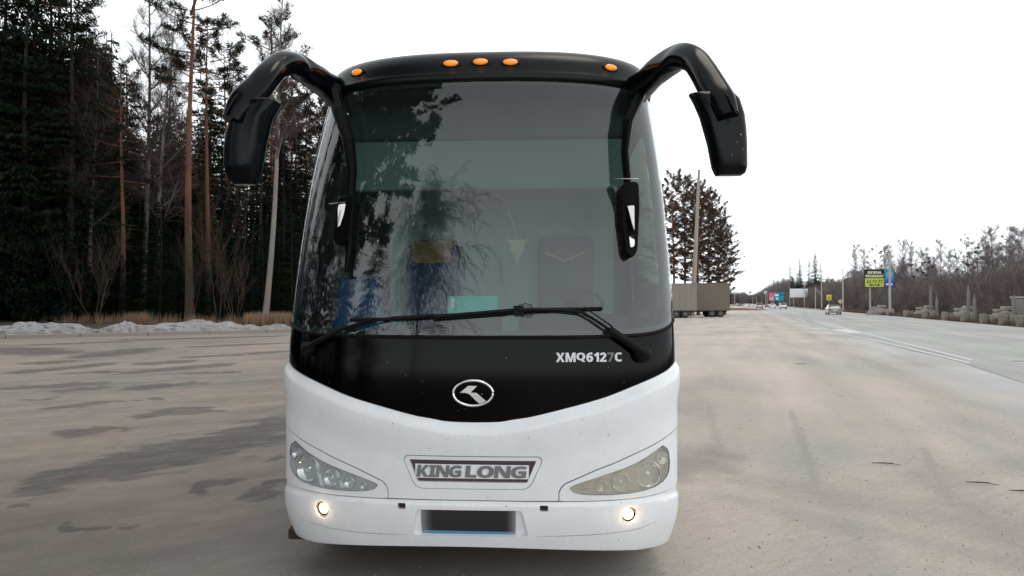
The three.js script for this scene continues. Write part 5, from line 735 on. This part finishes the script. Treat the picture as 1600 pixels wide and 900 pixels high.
// concrete blocks, posts and slabs along the right verge
const conc = std(0.32, 0.29, 0.25, 0.95, { bumpMap: grain, bumpScale: 0.06 }), concD = std(0.27, 0.24, 0.205, 0.95), concPost = std(0.22, 0.205, 0.19, 0.9);
function rough(g, seed, a) { const p = g.attributes.position; for (let i = 0; i < p.count; i++) { const x = p.getX(i), y = p.getY(i), z = p.getZ(i), k = a * n3(x * 3 + seed, y * 3, z * 3); p.setXYZ(i, x + k, y + 0.6 * k, z + k); } g.computeVertexNormals(); return g; }
['first (farthest)', 'second', 'third', 'fourth', 'fifth', 'sixth', 'seventh (nearest)'].forEach((w, i) => {
  const px = [1419, 1449, 1480, 1511, 1541.5, 1571.5, 1601][i], z = 20500 / (px - 1155), t = thing('concrete_block', `pair of rough concrete blocks, ${w.replace(/[()]/g, '')} of the row on the right verge`, 'concrete block', [gx(px, z), 0, -z]);
  mesh('block', rough(new RoundedBoxGeometry(0.46, 0.86, 0.5, 6, 0.06).translate(-0.28, 0.41, 0), i, 0.05), conc, t); mesh('block', rough(new RoundedBoxGeometry(0.44, 0.78, 0.5, 6, 0.06).translate(0.26, 0.37, 0.05), i + 9, 0.05), i % 3 === 1 ? concD : conc, t);
  if (i % 2) mesh('rubble', rough(new RoundedBoxGeometry(0.35, 0.2, 0.4, 4, 0.05).translate(-0.1, 0.88, 0), i + 4, 0.06), conc, t);
});
[[1454, 77, 3.9, 'tall pointed concrete post above the second pair of blocks'], [1463.5, 74.7, 2.6, 'short pointed concrete post right of the tall one by the second blocks'], [1513, 64, 3.5, 'tall pointed concrete post above the fourth pair of blocks'], [1522.5, 62.7, 2.6, 'short pointed concrete post right of the fourth blocks'], [1584, 53.6, 2.4, 'pointed concrete post near the right edge beside the sixth blocks']].forEach(([px, z, h, label]) => {
  const t = thing('concrete_post', label, 'post', [gx(px, z), 0, -z]); mesh('shaft', loft([[0, 0.17], [h - 0.8, 0.15], [h - 0.05, 0.03], [h, 0.01]].map(([y, r]) => Array.from({ length: 10 }, (_, k) => [r * Math.cos(k * 0.628), y, r * Math.sin(k * 0.628)]))), concPost, t); mesh('footing', rough(box(0.6, 0.3, 0.5, 0, 0.1, 0, 0.05), px, 0.05), concD, t);
});
[[1372, 92, 'pale concrete slabs left of the lamp post base'], [1445, 80, 'pale concrete slabs behind the second pair of blocks'], [1505, 67, 'pale concrete slabs behind the fourth pair of blocks'], [1566, 58, 'pale concrete slabs behind the sixth pair of blocks']].forEach(([px, z, label], i) => { const t = thing('concrete_slab', label, 'concrete slab', [gx(px, z), 0, -z]), k = z / 70; mesh('slab', rough(box(0.75 * k, 0.26, 0.6, -0.5 * k, 1.05, 0, 0.04), i, 0.03), std(0.36, 0.33, 0.29, 0.9), t); mesh('slab', rough(box(0.75 * k, 0.3, 0.6, 0.4 * k, 1.25, 0, 0.04), i + 5, 0.03), std(0.36, 0.33, 0.29, 0.9), t); mesh('rubble_base', rough(new THREE.SphereGeometry(1, 20, 10, 0, 6.2832, 0, 1.57).scale(1.3 * k, 1.1, 0.8), i, 0.12), concD, t); });
{ const z = 54, t = thing('concrete_hut', 'small grey concrete kiosk at the right edge of the picture', 'kiosk', [gx(1601, z), 0, -z]); mesh('wall', box(1.3, 2.1, 1.3, 0, 1.05, 0, 0.04), std(0.27, 0.25, 0.24, 0.9), t); mesh('roof', box(1.45, 0.14, 1.45, 0, 2.2, 0, 0.03), std(0.42, 0.4, 0.38, 0.9), t); mesh('door', box(0.6, 1.6, 0.05, 0.1, 0.85, 0.66, 0.01), std(0.2, 0.19, 0.19, 0.7), t); }
// twigs lying on the asphalt
[[1380, 725, 0.24, 'dark broken twig on the asphalt nearest the bus'], [1527, 755, 0.22, 'dark twig second from the right edge on the asphalt'], [1592, 768, 0.18, 'dark twig at the right edge of the asphalt'], [1250, 569, 0.36, 'small twig in the middle of the dusty yard'], [1594, 565, 0.55, 'twig on the asphalt far right below the road']].forEach(([px, py, l, label], i) => { const z = 1750 / (py - 473), t = thing('fallen_twig', label, 'twig', [gx(px, z), 0.012, -z]), R = rng(i + 60); mesh('stem', tube([[-l / 2, 0, -0.05], [-l * 0.1, 0.012, 0.01], [l * 0.15, 0.006, -0.01], [l / 2, 0.01, 0.08 + 0.04 * R()]], [0.003, 0.0065, 0.005, 0.002], 6), std(0.035, 0.03, 0.027, 0.9), t); mesh('side_shoot', tube([[l * 0.1, 0.006, 0], [l * 0.25, 0.02, 0.04]], [0.005, 0.002], 5), std(0.035, 0.03, 0.027, 0.9), t); });

renderer.render(scene, camera);
